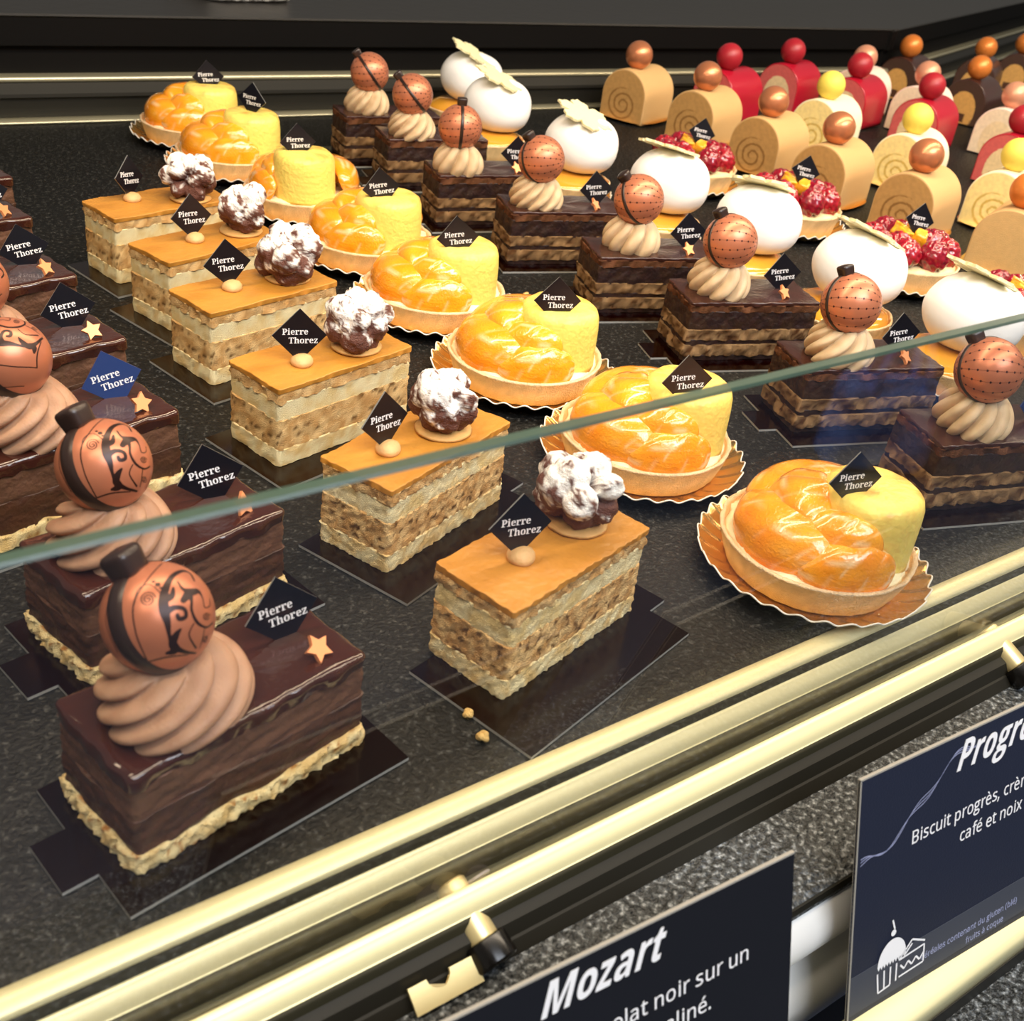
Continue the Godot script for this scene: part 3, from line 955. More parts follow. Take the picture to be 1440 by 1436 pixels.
func build_chocolate_cakes() -> void:
	var L := 0.0745
	var W := 0.0365
	var spots := [[0.0820, -0.2173, 12.1], [0.0925, -0.2925, 14.0], [0.0860, -0.3720, 12.5], [0.0890, -0.4400, 12.0], [0.0905, -0.5130, 12.0], [0.0926, -0.5950, 11.5], [0.1000, -0.6620, 11.5]]
	var protos := []
	for v in 2:
		var t := Node3D.new()
		t.name = "chocolate_cake"
		var ds := 0.0011 if v == 0 else 0.0016
		var off := 10.0 + 37.0 * v
		layer_part("sponge_base", t, mats.sponge, L, W, 0.0, 0.0062, {"ds": ds, "grow": 0.0012, "amp": 0.0012, "fr": 290.0, "fine": 0.0006, "tamp": 0.0012, "rc": 0.004, "er": 0.0014, "off": off, "c0": lin(242, 222, 168), "c1": lin(226, 192, 128), "cf": 130.0, "pk": lin(176, 122, 66), "pt": 0.6})
		layer_part("ganache", t, mats.mousse, L, W, 0.0050, 0.0182, {"ds": ds, "grow": 0.0, "amp": 0.0006, "fr": 90.0, "fine": 0.0001, "rc": 0.002, "off": off, "c0": lin(66, 41, 28), "c1": lin(78, 49, 33), "cf": 60.0, "sy": 4.0, "low": 0.0016})
		layer_part("mousse", t, mats.mousse, L, W, 0.0176, 0.0296, {"ds": ds, "grow": -0.0003, "amp": 0.0005, "fr": 70.0, "fine": 0.0001, "rc": 0.002, "off": off + 3.0, "c0": lin(104, 72, 54), "c1": lin(88, 60, 44), "cf": 45.0, "sy": 5.0})
		layer_part("glaze", t, mats.glaze, L, W, 0.0288, 0.0335, {"ds": ds, "grow": 0.0003, "amp": 0.0006, "fr": 100.0, "tamp": 0.0004, "rc": 0.0026, "er": 0.0021, "off": off, "c0": lin(62, 34, 25), "c1": lin(56, 30, 22), "cf": 40.0, "low": 0.0018})
		protos.append(t)
	var ros := [rosette(0.0203, 0.0190, 9, 2.0, 0.24, lin(174, 134, 106), lin(160, 120, 92), 0.4), rosette(0.0195, 0.0185, 9, 1.9, 0.24, lin(168, 128, 100), lin(154, 114, 88), 2.1)]
	for i in spots.size():
		var q: Array = spots[i]
		var t: Node3D = protos[0 if i < 2 else 1]
		if i == 0 or i == 2: add_child(t, true)
		else: t = t.duplicate()
		if i != 0 and i != 2:
			t.name = "chocolate_cake"
			add_child(t, true)
		# sub-parts are added after copying, so clear what an earlier cake carries
		for ch in t.get_children():
			if ch.name.begins_with("piped") or ch.name.begins_with("choc") or ch.name.begins_with("name") or ch.name.begins_with("sugar"):
				t.remove_child(ch)
				ch.free()
		place(t, q[0], 0.0013, q[1], q[2])
		tag(t, ("%s glossy chocolate layer cake from the front, left row, scroll painted copper ball on top" if i < 4 else "%s glossy chocolate layer cake from the front, left row, cut by the edge") % ordinal(i), "cake", "chocolate cakes in the left row")
		var r := part("piped_cream", ros[0 if i % 2 == 0 else 1], mats.piped, t, Transform3D(Basis(Vector3.UP, 0.7 * i) * Basis(Vector3.RIGHT, 0.0), Vector3(-0.0150, 0.0333, 0.0012)))
		r.scale = Vector3.ONE
		chocolate_ball(t, Vector3(-0.0158, 0.0612, -0.0005), 0.0138, Vector3(-0.303, 0.833, -0.462), Vector3(0.537, 0.550, 0.640), true, [0.0, 4.0, 75.0, -40.0, 20.0, 60.0, 10.0][i])
		sign_tag(t, Vector3(0.0245, 0.0300, -0.0015), -q[2] + [3, -6, -8, -4, -5, -6, 0][i], -12.0, [4, 9, 13, 8, 9, 8, 0][i], mats.tag_blue if i == 2 else null)
		star(t, Vector3(0.0258, 0.0362, 0.0105), [Vector3(0.75, 0.3, 0.1), Vector3(1.0, -0.3, -0.4), Vector3(0.9, -0.5, -0.5), Vector3(0.8, 0.1, 0.2), Vector3(0.8, 0.2, -0.2), Vector3(0.8, 0.4, -0.1), Vector3(0.5, 0, 0)][i])
		if i < 5: cake_board(q[0] + 0.001, q[1] + 0.0045, q[2] - 3.0, false, "black tabbed board under the %s chocolate cake from the front" % ordinal(i))


# ---------------------------------------------------------------- coffee cakes

func build_coffee_cakes() -> void:
	var L := 0.0715
	var W := 0.0328
	var spots := [[0.1995, -0.2263, 14.3], [0.1968, -0.3044, 20.4], [0.1963, -0.3835, 13.0], [0.1996, -0.4607, 12.5], [0.2021, -0.5243, 15.9], [0.1994, -0.5881, 11.8]]
	var cream := lin(218, 174, 118)
	var protos := []
	for v in 3:
		var t := Node3D.new()
		t.name = "coffee_cake"
		var ds := 0.0009 if v < 2 else 0.0016
		var off := 100.0 + 31.0 * v
		layer_part("bottom_sponge", t, mats.sponge, L, W, 0.0, 0.0078, {"ds": ds, "grow": 0.0004, "amp": 0.00045, "fr": 300.0, "fine": 0.00035, "rc": 0.0022, "off": off, "c0": lin(252, 236, 186), "c1": lin(236, 202, 138), "cf": 120.0})
		layer_part("nut_cream", t, mats.cream, L, W, 0.0072, 0.0212, {"ds": ds, "grow": 0.0002, "amp": 0.00055, "fr": 280.0, "fine": 0.00035, "rc": 0.002, "off": off, "c0": lin(230, 194, 136), "c1": lin(200, 154, 96), "cf": 130.0, "pk": lin(112, 80, 46), "pt": 0.55, "pf": 160.0})
		layer_part("middle_sponge", t, mats.sponge, L, W, 0.0206, 0.0292, {"ds": ds, "grow": -0.0001, "amp": 0.00035, "fr": 280.0, "fine": 0.00025, "rc": 0.0016, "off": off + 7, "c0": lin(253, 238, 190), "c1": lin(242, 214, 150), "cf": 90.0, "low": 0.0014})
		layer_part("coffee_cream", t, mats.cream, L, W, 0.0288, 0.0336, {"ds": ds, "grow": 0.0001, "amp": 0.0009, "fr": 260.0, "fine": 0.0004, "rc": 0.0014, "off": off, "c0": lin(220, 184, 130), "c1": lin(196, 150, 92), "cf": 150.0, "low": 0.0010})
		layer_part("caramel_glaze", t, mats.caramel, L, W, 0.0332, 0.0356, {"ds": ds, "grow": 0.0004, "amp": 0.00035, "fr": 260.0, "tamp": 0.0005, "rc": 0.0010, "er": 0.0004, "off": off, "c0": lin(190, 132, 54), "c1": lin(180, 122, 46), "cf": 40.0})
		protos.append(t)
	var sugar := func(p: Vector3, d: Vector3, k: float) -> Color:
		var s := clampf((0.95 * d.y + 0.5 * (k - 0.9) + 0.75 * n3(p, 120.0, 2.0) + 0.45 * n3(p, 500.0, 3.0) - 0.16) * 2.6, 0.0, 1.0)
		return lin(98, 58, 44).lerp(lin(250, 247, 242), s)
	var nuts := []
	for k in 3: nuts.append(lumps([0.0150, 0.0140, 0.0138][k], [17, 22, 15][k], [0.40, 0.36, 0.42][k], 0.85, 84, 56, sugar, [5, 9, 14][k]))
	var nut_at := [Vector2(0.0184, -0.0025), Vector2(0.0118, 0.0018), Vector2(0.0156, 0.0030), Vector2(0.0185, 0.0004), Vector2(0.0205, 0.0002), Vector2(0.0160, 0.0060)]
	var drop_at := [Vector2(-0.0132, -0.0006), Vector2(-0.0162, -0.0020), Vector2(-0.0140, 0.0030), Vector2(-0.0120, -0.0016), Vector2(-0.0075, -0.0012), Vector2(-0.0130, -0.0050)]
	var yaws := [-8, 14, -14, -2, 10, 34]
	for i in spots.size():
		var q: Array = spots[i]
		var v := mini(i, 2)
		var t: Node3D = protos[v]
		if i > 2:
			t = t.duplicate()
			t.name = "coffee_cake"
			for ch in t.get_children():
				if ch.name.begins_with("nut_cluster") or ch.name.begins_with("name") or ch.name.begins_with("cream_d"):
					t.remove_child(ch)
					ch.free()
		add_child(t, true)
		place(t, q[0], 0.0013, q[1], q[2])
		tag(t, "%s caramel topped coffee nut cake from the front rail, sugar dusted nuts on top" % ordinal(i), "cake", "coffee cakes with nut clusters")
		var na: Vector2 = nut_at[i]
		var da: Vector2 = drop_at[i]
		part("cream_disc", cream_drop(0.0112, 0.0030, lin(206, 156, 92)), mats.piped, t, Transform3D(Basis(), Vector3(na.x, 0.0355, na.y)))
		part("nut_cluster", nuts[[0, 1, 2, 0, 1, 2][i]], mats.nuts, t, Transform3D(Basis.from_euler(Vector3(0, [0.0, 1.0, 2.0, 2.6, 4.0, 5.2][i], 0)), Vector3(na.x, 0.0480, na.y)))
		part("cream_drop", cream_drop(0.0048, 0.0044, cream), mats.piped, t, Transform3D(Basis(), Vector3(da.x, 0.0355, da.y)))
		sign_tag(t, Vector3(da.x - 0.0004, 0.0362, da.y - 0.0012), yaws[i] - q[2], -6.0, [-2, -2, -2, 2, -2, -8][i])
		var bo: Array = [[0.1990, -0.2130, 14.7], [0.1990, -0.2975, 20.5], [0.1963, -0.3790, 14.0], [0.1996, -0.4560, 12.5], [0.2021, -0.5210, 15.0], [0.1994, -0.5830, 12.0]][i]
		cake_board(bo[0], bo[1], bo[2], true, "black tabbed board under the %s coffee nut cake from the front" % ordinal(i))


# ---------------------------------------------------------------- orange tarts

var tray_meshes := {}

func gold_tray(x: float, z: float, r: float, label: String, turn := 0.0) -> void:
	var key := int(r * 1e4)
	if not tray_meshes.has(key):
		var a := Acc.new()
		var n := 30
		a.grid(n * 10, 14, func(u: float, w: float):
			var th := u * TAU
			var q := w
			var rr := r * 0.76 * q / 0.6 if q < 0.6 else r * lerpf(0.76, 1.0, (q - 0.6) / 0.4)
			var k := clampf((q - 0.55) / 0.45, 0.0, 1.0)
			var y := 0.0006 + 0.0062 * pow(k, 1.5) + 0.0011 * k * cos(n * th)
			rr *= 1.0 + 0.012 * k * cos(n * th)
			return [Vector3(cos(th) * rr, y, sin(th) * rr), Color.WHITE])
		var under := a.v.size()
		for i in under:
			a.v.append(a.v[i] - Vector3(0, 0.0003, 0))
			a.c.append(Color.WHITE)
		var cnt := a.idx.size()
		for k in range(0, cnt, 3): a.idx.append_array(PackedInt32Array([a.idx[k] + under, a.idx[k + 2] + under, a.idx[k + 1] + under]))
		a.stitch(under - n * 10, n * 10, n * 10, 0)
		for i in n * 10:
			var p := under - n * 10 + i
			var r2 := under - n * 10 + (i + 1) % (n * 10)
			a.idx.append_array(PackedInt32Array([p, r2, p + under, r2, r2 + under, p + under]))
		tray_meshes[key] = a.done()
		var edge := []
		for i in n * 8 + 1:
			var th := TAU * i / (n * 8.0)
			edge.append(Vector3(cos(th), 0, sin(th)) * r * (1.0 + 0.012 * cos(n * th)) + Vector3(0, 0.0066 + 0.0011 * cos(n * th), 0))
		tray_meshes[-key] = tube(edge, 0.00035, 6, Color.WHITE)
	var o := MeshInstance3D.new()
	o.name = "gold_tray"
	o.mesh = tray_meshes[key]
	o.material_override = mats.gold
	tag(o, label, "paper tray", "pleated gold trays")
	add_child(o, true)
	part("rim", tray_meshes[-key], mats.paper_edge, o)
	place(o, x, 0.0003, z, turn)


func crust_mesh(r: float, h: float) -> ArrayMesh:
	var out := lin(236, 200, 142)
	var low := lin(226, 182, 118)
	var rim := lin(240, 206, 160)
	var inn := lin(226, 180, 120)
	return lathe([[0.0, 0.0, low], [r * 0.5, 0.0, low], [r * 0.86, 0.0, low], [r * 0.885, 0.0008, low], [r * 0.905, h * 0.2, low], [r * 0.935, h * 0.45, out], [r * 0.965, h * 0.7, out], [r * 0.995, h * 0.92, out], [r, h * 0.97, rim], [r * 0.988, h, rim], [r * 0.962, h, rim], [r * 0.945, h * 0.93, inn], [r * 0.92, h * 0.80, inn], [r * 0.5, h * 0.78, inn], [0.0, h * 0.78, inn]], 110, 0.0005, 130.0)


# an orange segment: a fat crescent lying in the gap between the custard and the rim, from share g0 to g1 of that gap
func segment_mesh(a0: float, a1: float, g0: float, g1: float, hv: float, lean: float, mc: Vector2, rim: float, sd: float) -> ArrayMesh:
	var a := Acc.new()
	a.grid(30, 48, func(u: float, w: float):
		var t := lerpf(a0, a1, w)
		var dir := Vector2(cos(t), sin(t))
		var b := mc.dot(dir)
		var far := -b + sqrt(maxf(b * b + rim * rim - mc.length_squared(), 1e-8))
		var near := 0.0185
		var r0 := lerpf(near, far, g0)
		var r1 := lerpf(near, far, g1)
		var k := pow(maxf(sin(PI * clampf(w, 0.002, 0.998)), 0.0), 0.42)
		var ht := (r1 - r0) * 0.5
		var th := u * TAU
		var cr := cos(th) * ht * (0.35 + 0.65 * k)
		if w < 0.004 or w > 0.996: cr = 0.0
		var cv := sin(th) * hv * k
		cv += hv * 0.16 * k * cos(th * 2.0)
		var rr := (r0 + r1) * 0.5 + cr * cos(lean) - cv * sin(lean)
		var y := -cr * sin(lean) * 0.8 + cv * cos(lean)
		var rib := absf(sin(w * 11.0 + th * 0.9 + sd))
		var swell := (0.0005 * n3(Vector3(w * 2.5, th * 0.8, sd), 1.0) - 0.0003 * pow(1.0 - rib, 3.0)) * k
		rr += swell * cos(th)
		y += swell * sin(th)
		var p := Vector3(dir.x * rr, y, dir.y * rr)
		var mem := n3(Vector3(w * 1.4, th * 3.0 + w * 1.5, sd + 3.0), 1.0)
		var streak := smoothstep(0.42, 0.75, mem) * 0.6 + 0.55 * pow(1.0 - rib, 9.0) * clampf(0.6 + 1.2 * n3(p, 70.0, sd + 1.0), 0.0, 1.0)
		var cc := lin(255, 148, 18).lerp(lin(255, 172, 42), 0.5 + 0.5 * n3(p, 80.0, sd))
		return [p, cc.lerp(lin(255, 228, 180), clampf(streak, 0, 0.75))])
	return a.done()


func build_orange_tarts() -> void:
	var spots := [[0.3228, -0.2095], [0.3138, -0.3038], [0.3111, -0.3927], [0.3115, -0.4791], [0.3162, -0.5631], [0.3168, -0.6512], [0.3057, -0.7422], [0.3075, -0.8180]]
	var R := 0.0385
	var H := 0.0140
	var proto := Node3D.new()
	proto.name = "orange_tart"
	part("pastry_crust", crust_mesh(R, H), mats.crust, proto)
	var ccol := lin(250, 234, 190)
	part("cream_filling", lathe([[0.0, H * 0.7, ccol], [R * 0.9, H * 0.7, ccol], [R * 0.935, H * 0.82, ccol], [R * 0.9, H * 0.98, ccol], [R * 0.6, H * 1.1, ccol], [0.0, H * 1.15, ccol]], 70, 0.0012, 140.0), mats.custard, proto)
	var mc := Vector3(0.0080, 0.0, 0.0125)
	var yel := lin(250, 222, 112)
	var cu := Acc.new()
	var prof := [[0.0, 0.012], [0.0198, 0.012], [0.0198, 0.0150], [0.0197, 0.021], [0.0195, 0.031], [0.0190, 0.0368], [0.0180, 0.0396], [0.0160, 0.0412], [0.0120, 0.0418], [0.0060, 0.0418], [0.0, 0.0418]]
	cu.grid(72, prof.size() - 1, func(u: float, w: float):
		var q: Array = prof[int(round(w * (prof.size() - 1)))]
		var p := Vector3(cos(u * TAU) * q[0], q[1], sin(u * TAU) * q[0])
		p += p.normalized() * 0.0003 * n3(p, 110.0)
		var burn := 0.0
		if q[1] > 0.039: burn = clampf(n3(p, 90.0, 8.0) * 0.7 + 0.25 * n3(p, 500.0, 2.0) + clampf(p.x * 16.0 - p.z * 10.0, -0.25, 0.25), 0.0, 0.6)
		return [p, yel.lerp(lin(196, 112, 40), burn)])
	part("custard", cu.done(), mats.custard, proto, Transform3D(Basis(), mc))
	# crescents of orange nested round the custard's left and back
	var segs := [[1.86, 3.20, 0.22, 0.98, 0.0110, 0.0200, 0.25], [2.15, 3.55, -0.06, 0.56, 0.0115, 0.0275, 0.30], [2.85, 4.25, 0.22, 0.97, 0.0125, 0.0225, 0.30], [3.20, 4.70, -0.06, 0.60, 0.0115, 0.0300, 0.30], [4.00, 5.80, 0.04, 0.97, 0.0125, 0.0235, 0.25]]
	for k in segs.size():
		var q: Array = segs[k]
		part("orange_segment", segment_mesh(q[0], q[1], q[2], q[3], q[4], q[6], Vector2(mc.x, mc.z), R * 0.955, 3.0 + k * 7.0), mats.fruit, proto, Transform3D(Basis(), mc + Vector3(0, q[5], 0)))
	var turns := [0.0, 8.0, 4.0, 0.0, -15.0, -60.0, 6.0, 0.0]
	var yaws := [-16, -20, -26, -18, -10, -12, -60, -16]
	for i in spots.size():
		var q: Array = spots[i]
		var t: Node3D = proto
		if i > 0:
			t = proto.duplicate()
			t.name = "orange_tart"
			for ch in t.get_children():
				if ch.name.begins_with("name"):
					t.remove_child(ch)
					ch.free()
		add_child(t, true)
		place(t, q[0], 0.0015, q[1], turns[i])
		tag(t, "%s orange tart from the front rail, glazed segments beside a yellow custard drum" % ordinal(i), "tart", "orange tarts in one row")
		sign_tag(t, mc + Vector3([-0.0130, -0.0105, -0.0085, -0.0065, -0.005, -0.002, 0.0, 0.0][i], 0.0355 if i != 6 else 0.0380, [0.0, 0.007, 0.007, 0.006, 0.006, 0.003, 0.0, 0.0][i]), yaws[i] - turns[i], -6.0, [3, 5, 2, 6, 6, 2, 0, 4][i])
		gold_tray(q[0], q[1], 0.0455, "pleated gold paper tray under the %s orange tart from the front" % ordinal(i), i * 4.0)


# ---------------------------------------------------------------- opera cakes

func build_opera_cakes() -> void:
	var L := 0.075
	var W := 0.0335
	var spots := [[0.4419, -0.2195, -18.0], [0.4420, -0.2954, -18.5], [0.4445, -0.3787, -19.0], [0.4379, -0.4480, -19.0], [0.4333, -0.5293, -17.0], [0.4267, -0.6063, -13.0], [0.4350, -0.6890, -12.0], [0.4331, -0.7509, -10.0]]
	var protos := []
	var dark := lin(54, 34, 28)
	var dark2 := lin(42, 26, 22)
	var tan0 := lin(166, 134, 96)
	var tan1 := lin(118, 90, 62)
	for v in 2:
		var t := Node3D.new()
		t.name = "opera_cake"
		var off := 200.0 + v * 41.0
		var ds := 0.0014 if v == 0 else 0.0019
		var ys := [0.0, 0.0032, 0.0094, 0.0122, 0.0180, 0.0280, 0.0314, 0.0330]
		for k in 7:
			var is_dark := k in [0, 2, 4, 6]
			var o := {"ds": ds, "grow": [0.0, 0.0010, 0.0002, 0.0007, 0.0002, 0.0003, 0.0002][k], "amp": 0.0005 if is_dark else 0.0011, "fr": 170.0, "fine": 0.0001 if is_dark else 0.0005, "rc": 0.0012, "off": off + k * 5, "c0": dark if is_dark else tan0, "c1": dark2 if is_dark else tan1, "cf": 110.0, "low": 0.0008}
			if k == 5: o.merge({"c0": lin(120, 80, 56), "c1": lin(88, 56, 40)}, true)
			if k == 6: o.merge({"er": 0.0007, "tamp": 0.0003, "c0": lin(62, 36, 30), "c1": lin(54, 31, 26)}, true)
			if not is_dark: o.merge({"pk": lin(86, 56, 36), "pt": 0.5, "pf": 120.0}, true)
			layer_part(["base_chocolate", "soaked_sponge", "coffee_filling", "soaked_sponge", "ganache", "sponge_top", "glaze"][k], t, mats.sponge if not is_dark else (mats.opera_glaze if k == 6 else mats.mousse), L, W, ys[k] - (0.0004 if k else 0.0), ys[k + 1], o)
		protos.append(t)
	var ros := []
	for k in 3: ros.append(rosette(0.0172, 0.0172, 10, [0.8, 1.1, 0.5][k], 0.30, lin(208, 182, 146), lin(190, 164, 128), 1.0 + k * 1.9))
	var caps := [Vector3(-0.225, 0.775, -0.591), Vector3(-0.116, 0.896, -0.429), Vector3(-0.309, 0.857, -0.413), Vector3(-0.539, 0.760, -0.362), Vector3(-0.459, 0.811, -0.364), Vector3(0.018, 0.999, -0.035), Vector3(-0.543, 0.737, -0.403), Vector3(-0.507, 0.785, -0.355)]
	var bands := [Vector3(-0.381, 0.488, 0.785), Vector3(-0.199, 0.402, 0.894), Vector3(-0.096, 0.404, 0.910), Vector3(0.223, 0.544, 0.809), Vector3(-0.001, 0.409, 0.912), Vector3(0.879, 0.001, 0.476), Vector3(0.693, 0.664, 0.281), Vector3(0.749, 0.606, 0.270)]
	# where each ball stands on its cake: along, across
	var ball := [[-0.0140, 0.0010], [-0.0150, 0.0015], [-0.0150, 0.0000], [-0.0125, -0.0020], [-0.0175, 0.0005], [-0.0215, 0.0030], [-0.0175, 0.0030], [-0.0150, -0.0010]]
	for i in spots.size():
		var q: Array = spots[i]
		var t: Node3D = protos[0 if i < 3 else 1]
		if i != 0 and i != 3:
			t = t.duplicate()
			t.name = "opera_cake"
			for ch in t.get_children():
				for s in ["piped", "chocolate_b", "name", "sugar"]:
					if ch.name.begins_with(s):
						t.remove_child(ch)
						ch.free()
						break
		add_child(t, true)
		place(t, q[0], 0.0013, q[1], q[2])
		tag(t, "%s dark striped layer cake from the front rail, dotted copper ball on beige piped cream" % ordinal(i), "cake", "striped cakes with dotted balls")
		var b: Array = ball[i]
		part("piped_cream", ros[[0, 1, 0, 2, 1, 2, 1, 0][i]], mats.piped, t, Transform3D(Basis(Vector3.UP, 1.3 * i), Vector3(b[0], 0.0326, b[1])))
		chocolate_ball(t, Vector3(b[0], 0.0600, b[1]), 0.0141, caps[i], bands[i], false, 9.0 * i)
		if i < 7: sign_tag(t, Vector3(0.0240, 0.0302, -0.0020), [-4, -14, -18, -20, -14, -30, -16, 0][i] - q[2], -8.0, [3, 6, 6, 6, 4, 4, 4, 0][i], mats.tag_blue if i == 0 else null)
		star(t, Vector3(0.0185, 0.0358, 0.0095), Vector3(0.85, 0.5 + 0.12 * sin(i * 2.0), 0.25 * sin(i * 3.0)))
		cake_board(q[0] - 0.001, q[1] + 0.003, q[2], false, "black tabbed board under the %s striped cake from the front" % ordinal(i))


# ---------------------------------------------------------------- lemon meringue tarts

func build_lemon_tarts() -> void:
	var spots := [[0.5300, -0.2990], [0.5210, -0.3710], [0.5240, -0.4550], [0.5190, -0.5340], [0.5140, -0.6250], [0.5140, -0.7340], [0.5455, -0.8200]]
	var proto := Node3D.new()
	proto.name = "lemon_tart"
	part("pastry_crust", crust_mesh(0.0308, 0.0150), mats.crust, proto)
	var w := Color.WHITE
	part("lemon_curd", lathe([[0.0, 0.011, w], [0.0282, 0.011, w], [0.0286, 0.0135, w], [0.0270, 0.0165, w], [0.020, 0.0195, w], [0.0, 0.0200, w]], 60, 0.0003, 60.0), mats.curd, proto)
	var dome := Acc.new()
	dome.grid(64, 36, func(u: float, v: float):
		var f := v * PI
		var r := 0.0268 * pow(sin(f), 0.86)
		var y := cos(f) * (0.0212 if f < PI / 2 else 0.0190)
		var p := Vector3(cos(u * TAU) * r, y, sin(u * TAU) * r)
		p *= 1.0 + 0.05 * n3(p, 26.0, 4.0)
		return [p + Vector3(0, 0.0375, 0), lin(254, 253, 251)])
	part("meringue", dome.done(), mats.meringue, proto)
	var flake := []
	for k in 48:
		var t := TAU * k / 48.0
		var arm := pow(absf(cos(t * 3.0)), 0.7)
		flake.append(Vector2(cos(t), sin(t)) * (0.0135 + 0.0070 * arm + 0.0014 * cos(t * 18.0)))
	var fm := plate(flake, -0.0008, 0.0008, w, w)
	var tilt := [Vector3(0.10, 0.2, -0.42), Vector3(0.05, 0.1, -0.46), Vector3(-0.12, 0.4, -0.40), Vector3(-0.12, 0.0, -0.30), Vector3(0.34, 0.2, -0.10), Vector3(0.34, 0.5, -0.12), Vector3(0.30, 0.1, -0.30)]
	var where := [Vector3(0.010, 0.0590, -0.004), Vector3(0.012, 0.0580, -0.003), Vector3(0.009, 0.0590, -0.006), Vector3(0.006, 0.0598, -0.005), Vector3(0.0055, 0.0590, 0.002), Vector3(0.006, 0.0590, 0.003), Vector3(0.006, 0.0588, 0.003)]
	for i in spots.size():
		var q: Array = spots[i]
		var t: Node3D = proto
		if i > 0:
			t = proto.duplicate()
			t.name = "lemon_tart"
			for ch in t.get_children():
				if ch.name.begins_with("white"):
					t.remove_child(ch)
					ch.free()
		add_child(t, true)
		place(t, q[0], 0.0015, q[1], 0.0)
		tag(t, "%s white meringue tart from the front, pale chocolate snowflake on top" % ordinal(i), "tart", "lemon meringue tarts")
		part("white_snowflake", fm, mats.white_chocolate, t, Transform3D(Basis.from_euler(tilt[i]), where[i]))
		if i == 0: (t.get_node("meringue") as Node3D).position = Vector3(0.009, 0, -0.001)
		if i < 5: gold_tray(q[0], q[1], 0.0330, "pleated gold tray under the %s white meringue tart from the front" % ordinal(i), i * 5.0)


# ---------------------------------------------------------------- raspberry tarts

func build_raspberry_tarts() -> void:
	var spots := [[0.6277, -0.3201], [0.6400, -0.4178], [0.6455, -0.5249], [0.6379, -0.6267]]
	var proto := Node3D.new()
	proto.name = "raspberry_tart"
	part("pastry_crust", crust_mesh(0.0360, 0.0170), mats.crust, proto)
	var w := lin(246, 222, 170)
	part("custard_filling", lathe([[0.0, 0.012, w], [0.033, 0.012, w], [0.0336, 0.0150, w], [0.030, 0.0175, w], [0.0, 0.0185, w]], 60, 0.0004, 90.0), mats.custard, proto)
	# a raspberry: a cone of small drupelets
	var cs := []
	for k in 46:
		var y := 1.0 - 1.75 * (k + 0.5) / 46.0
		var t := k * 2.39996
		cs.append(Vector3(cos(t) * sqrt(maxf(0.0, 1 - y * y)), y, sin(t) * sqrt(maxf(0.0, 1 - y * y))))
	var berries := []
	for v in 2:
		var a := Acc.new()
		a.grid(44, 26, func(u: float, k: float):
			var f := k * PI
			var d := Vector3(cos(u * TAU) * sin(f), cos(f), sin(u * TAU) * sin(f))
			var best := -1.0
			for q in cs: best = maxf(best, d.dot(q))
			var bump := sqrt(maxf(0.0, 1.0 - pow(acos(clampf(best, -1, 1)) / 0.30, 2.0)))
			var r := 0.0097 * (0.86 + 0.17 * bump) * (1.0 - 0.12 * d.y)
			var p := Vector3(d.x, d.y * 1.12, d.z) * r
			return [p, lin(96, 6, 24).lerp(lin(150, 18, 42) if v == 0 else lin(172, 28, 44), bump)])
		berries.append(a.done())
	var r2 := RandomNumberGenerator.new()
	r2.seed = 4
	var k := 0
	for ring in [[8, 0.0242, 0.0240], [3, 0.0135, 0.0262]]:
		for i in ring[0]:
			var t: float = TAU * i / ring[0] + (0.2 if ring[0] == 8 else 0.9)
			var b := Basis.from_euler(Vector3(r2.randf_range(-0.5, 0.5), r2.randf() * 6.0, r2.randf_range(-0.5, 0.5)))
			part("raspberry", berries[k % 2], mats.berry, proto, Transform3D(b, Vector3(cos(t) * ring[1], ring[2] + r2.randf_range(-0.001, 0.002), sin(t) * ring[1])))
			k += 1
	var cube := Acc.new()
	layer(cube, 0.0095, 0.0085, 0.0, 0.0085, {"ds": 0.0015, "rc": 0.0012, "er": 0.0012, "eb": 0.001, "amp": 0.0008, "fr": 150.0, "c0": lin(248, 196, 50), "c1": lin(236, 170, 34), "cf": 90.0})
	var cm := cube.done()
	for q in [Vector3(0.001, 0.0270, 0.006), Vector3(-0.009, 0.0275, -0.001), Vector3(0.008, 0.0275, -0.004), Vector3(-0.002, 0.0275, -0.009), Vector3(0.0, 0.0215, 0.0)]:
		part("mango_cube", cm, mats.fruit, proto, Transform3D(Basis.from_euler(Vector3(r2.randf_range(-0.4, 0.4), r2.randf() * 6.0, r2.randf_range(-0.4, 0.4))), q))
	sign_tag(proto, Vector3(0.003, 0.0290, 0.001), -18.0, -10.0, -8.0)
	for i in spots.size():
		var q: Array = spots[i]
		var t: Node3D = proto
		if i > 0:
			t = proto.duplicate()
			t.name = "raspberry_tart"
		add_child(t, true)
		place(t, q[0], 0.0015, q[1], [0.0, 0.0, -8.0, -4.0][i])
		tag(t, "%s raspberry tart from the front, yellow mango cubes in the middle of the berries" % ordinal(i), "tart", "raspberry and mango tarts")
		gold_tray(q[0], q[1], 0.0405, "pleated gold tray under the %s raspberry tart from the front" % ordinal(i), i * 5.0)


# ---------------------------------------------------------------- roll cakes

func arch(k: float, r: float, cy: float) -> Vector2:
	# a log with a round back and straight flanks on a flat base, k running once round it
	var t := k * TAU - PI / 2
	var c := cos(t)
	var n := sin(t)
	if n >= 0.0: return Vector2(c * r, cy + n * r)
	var m := maxf(absf(c), absf(n))
	return Vector2(c / m * r * 1.0, cy + n / m * cy)


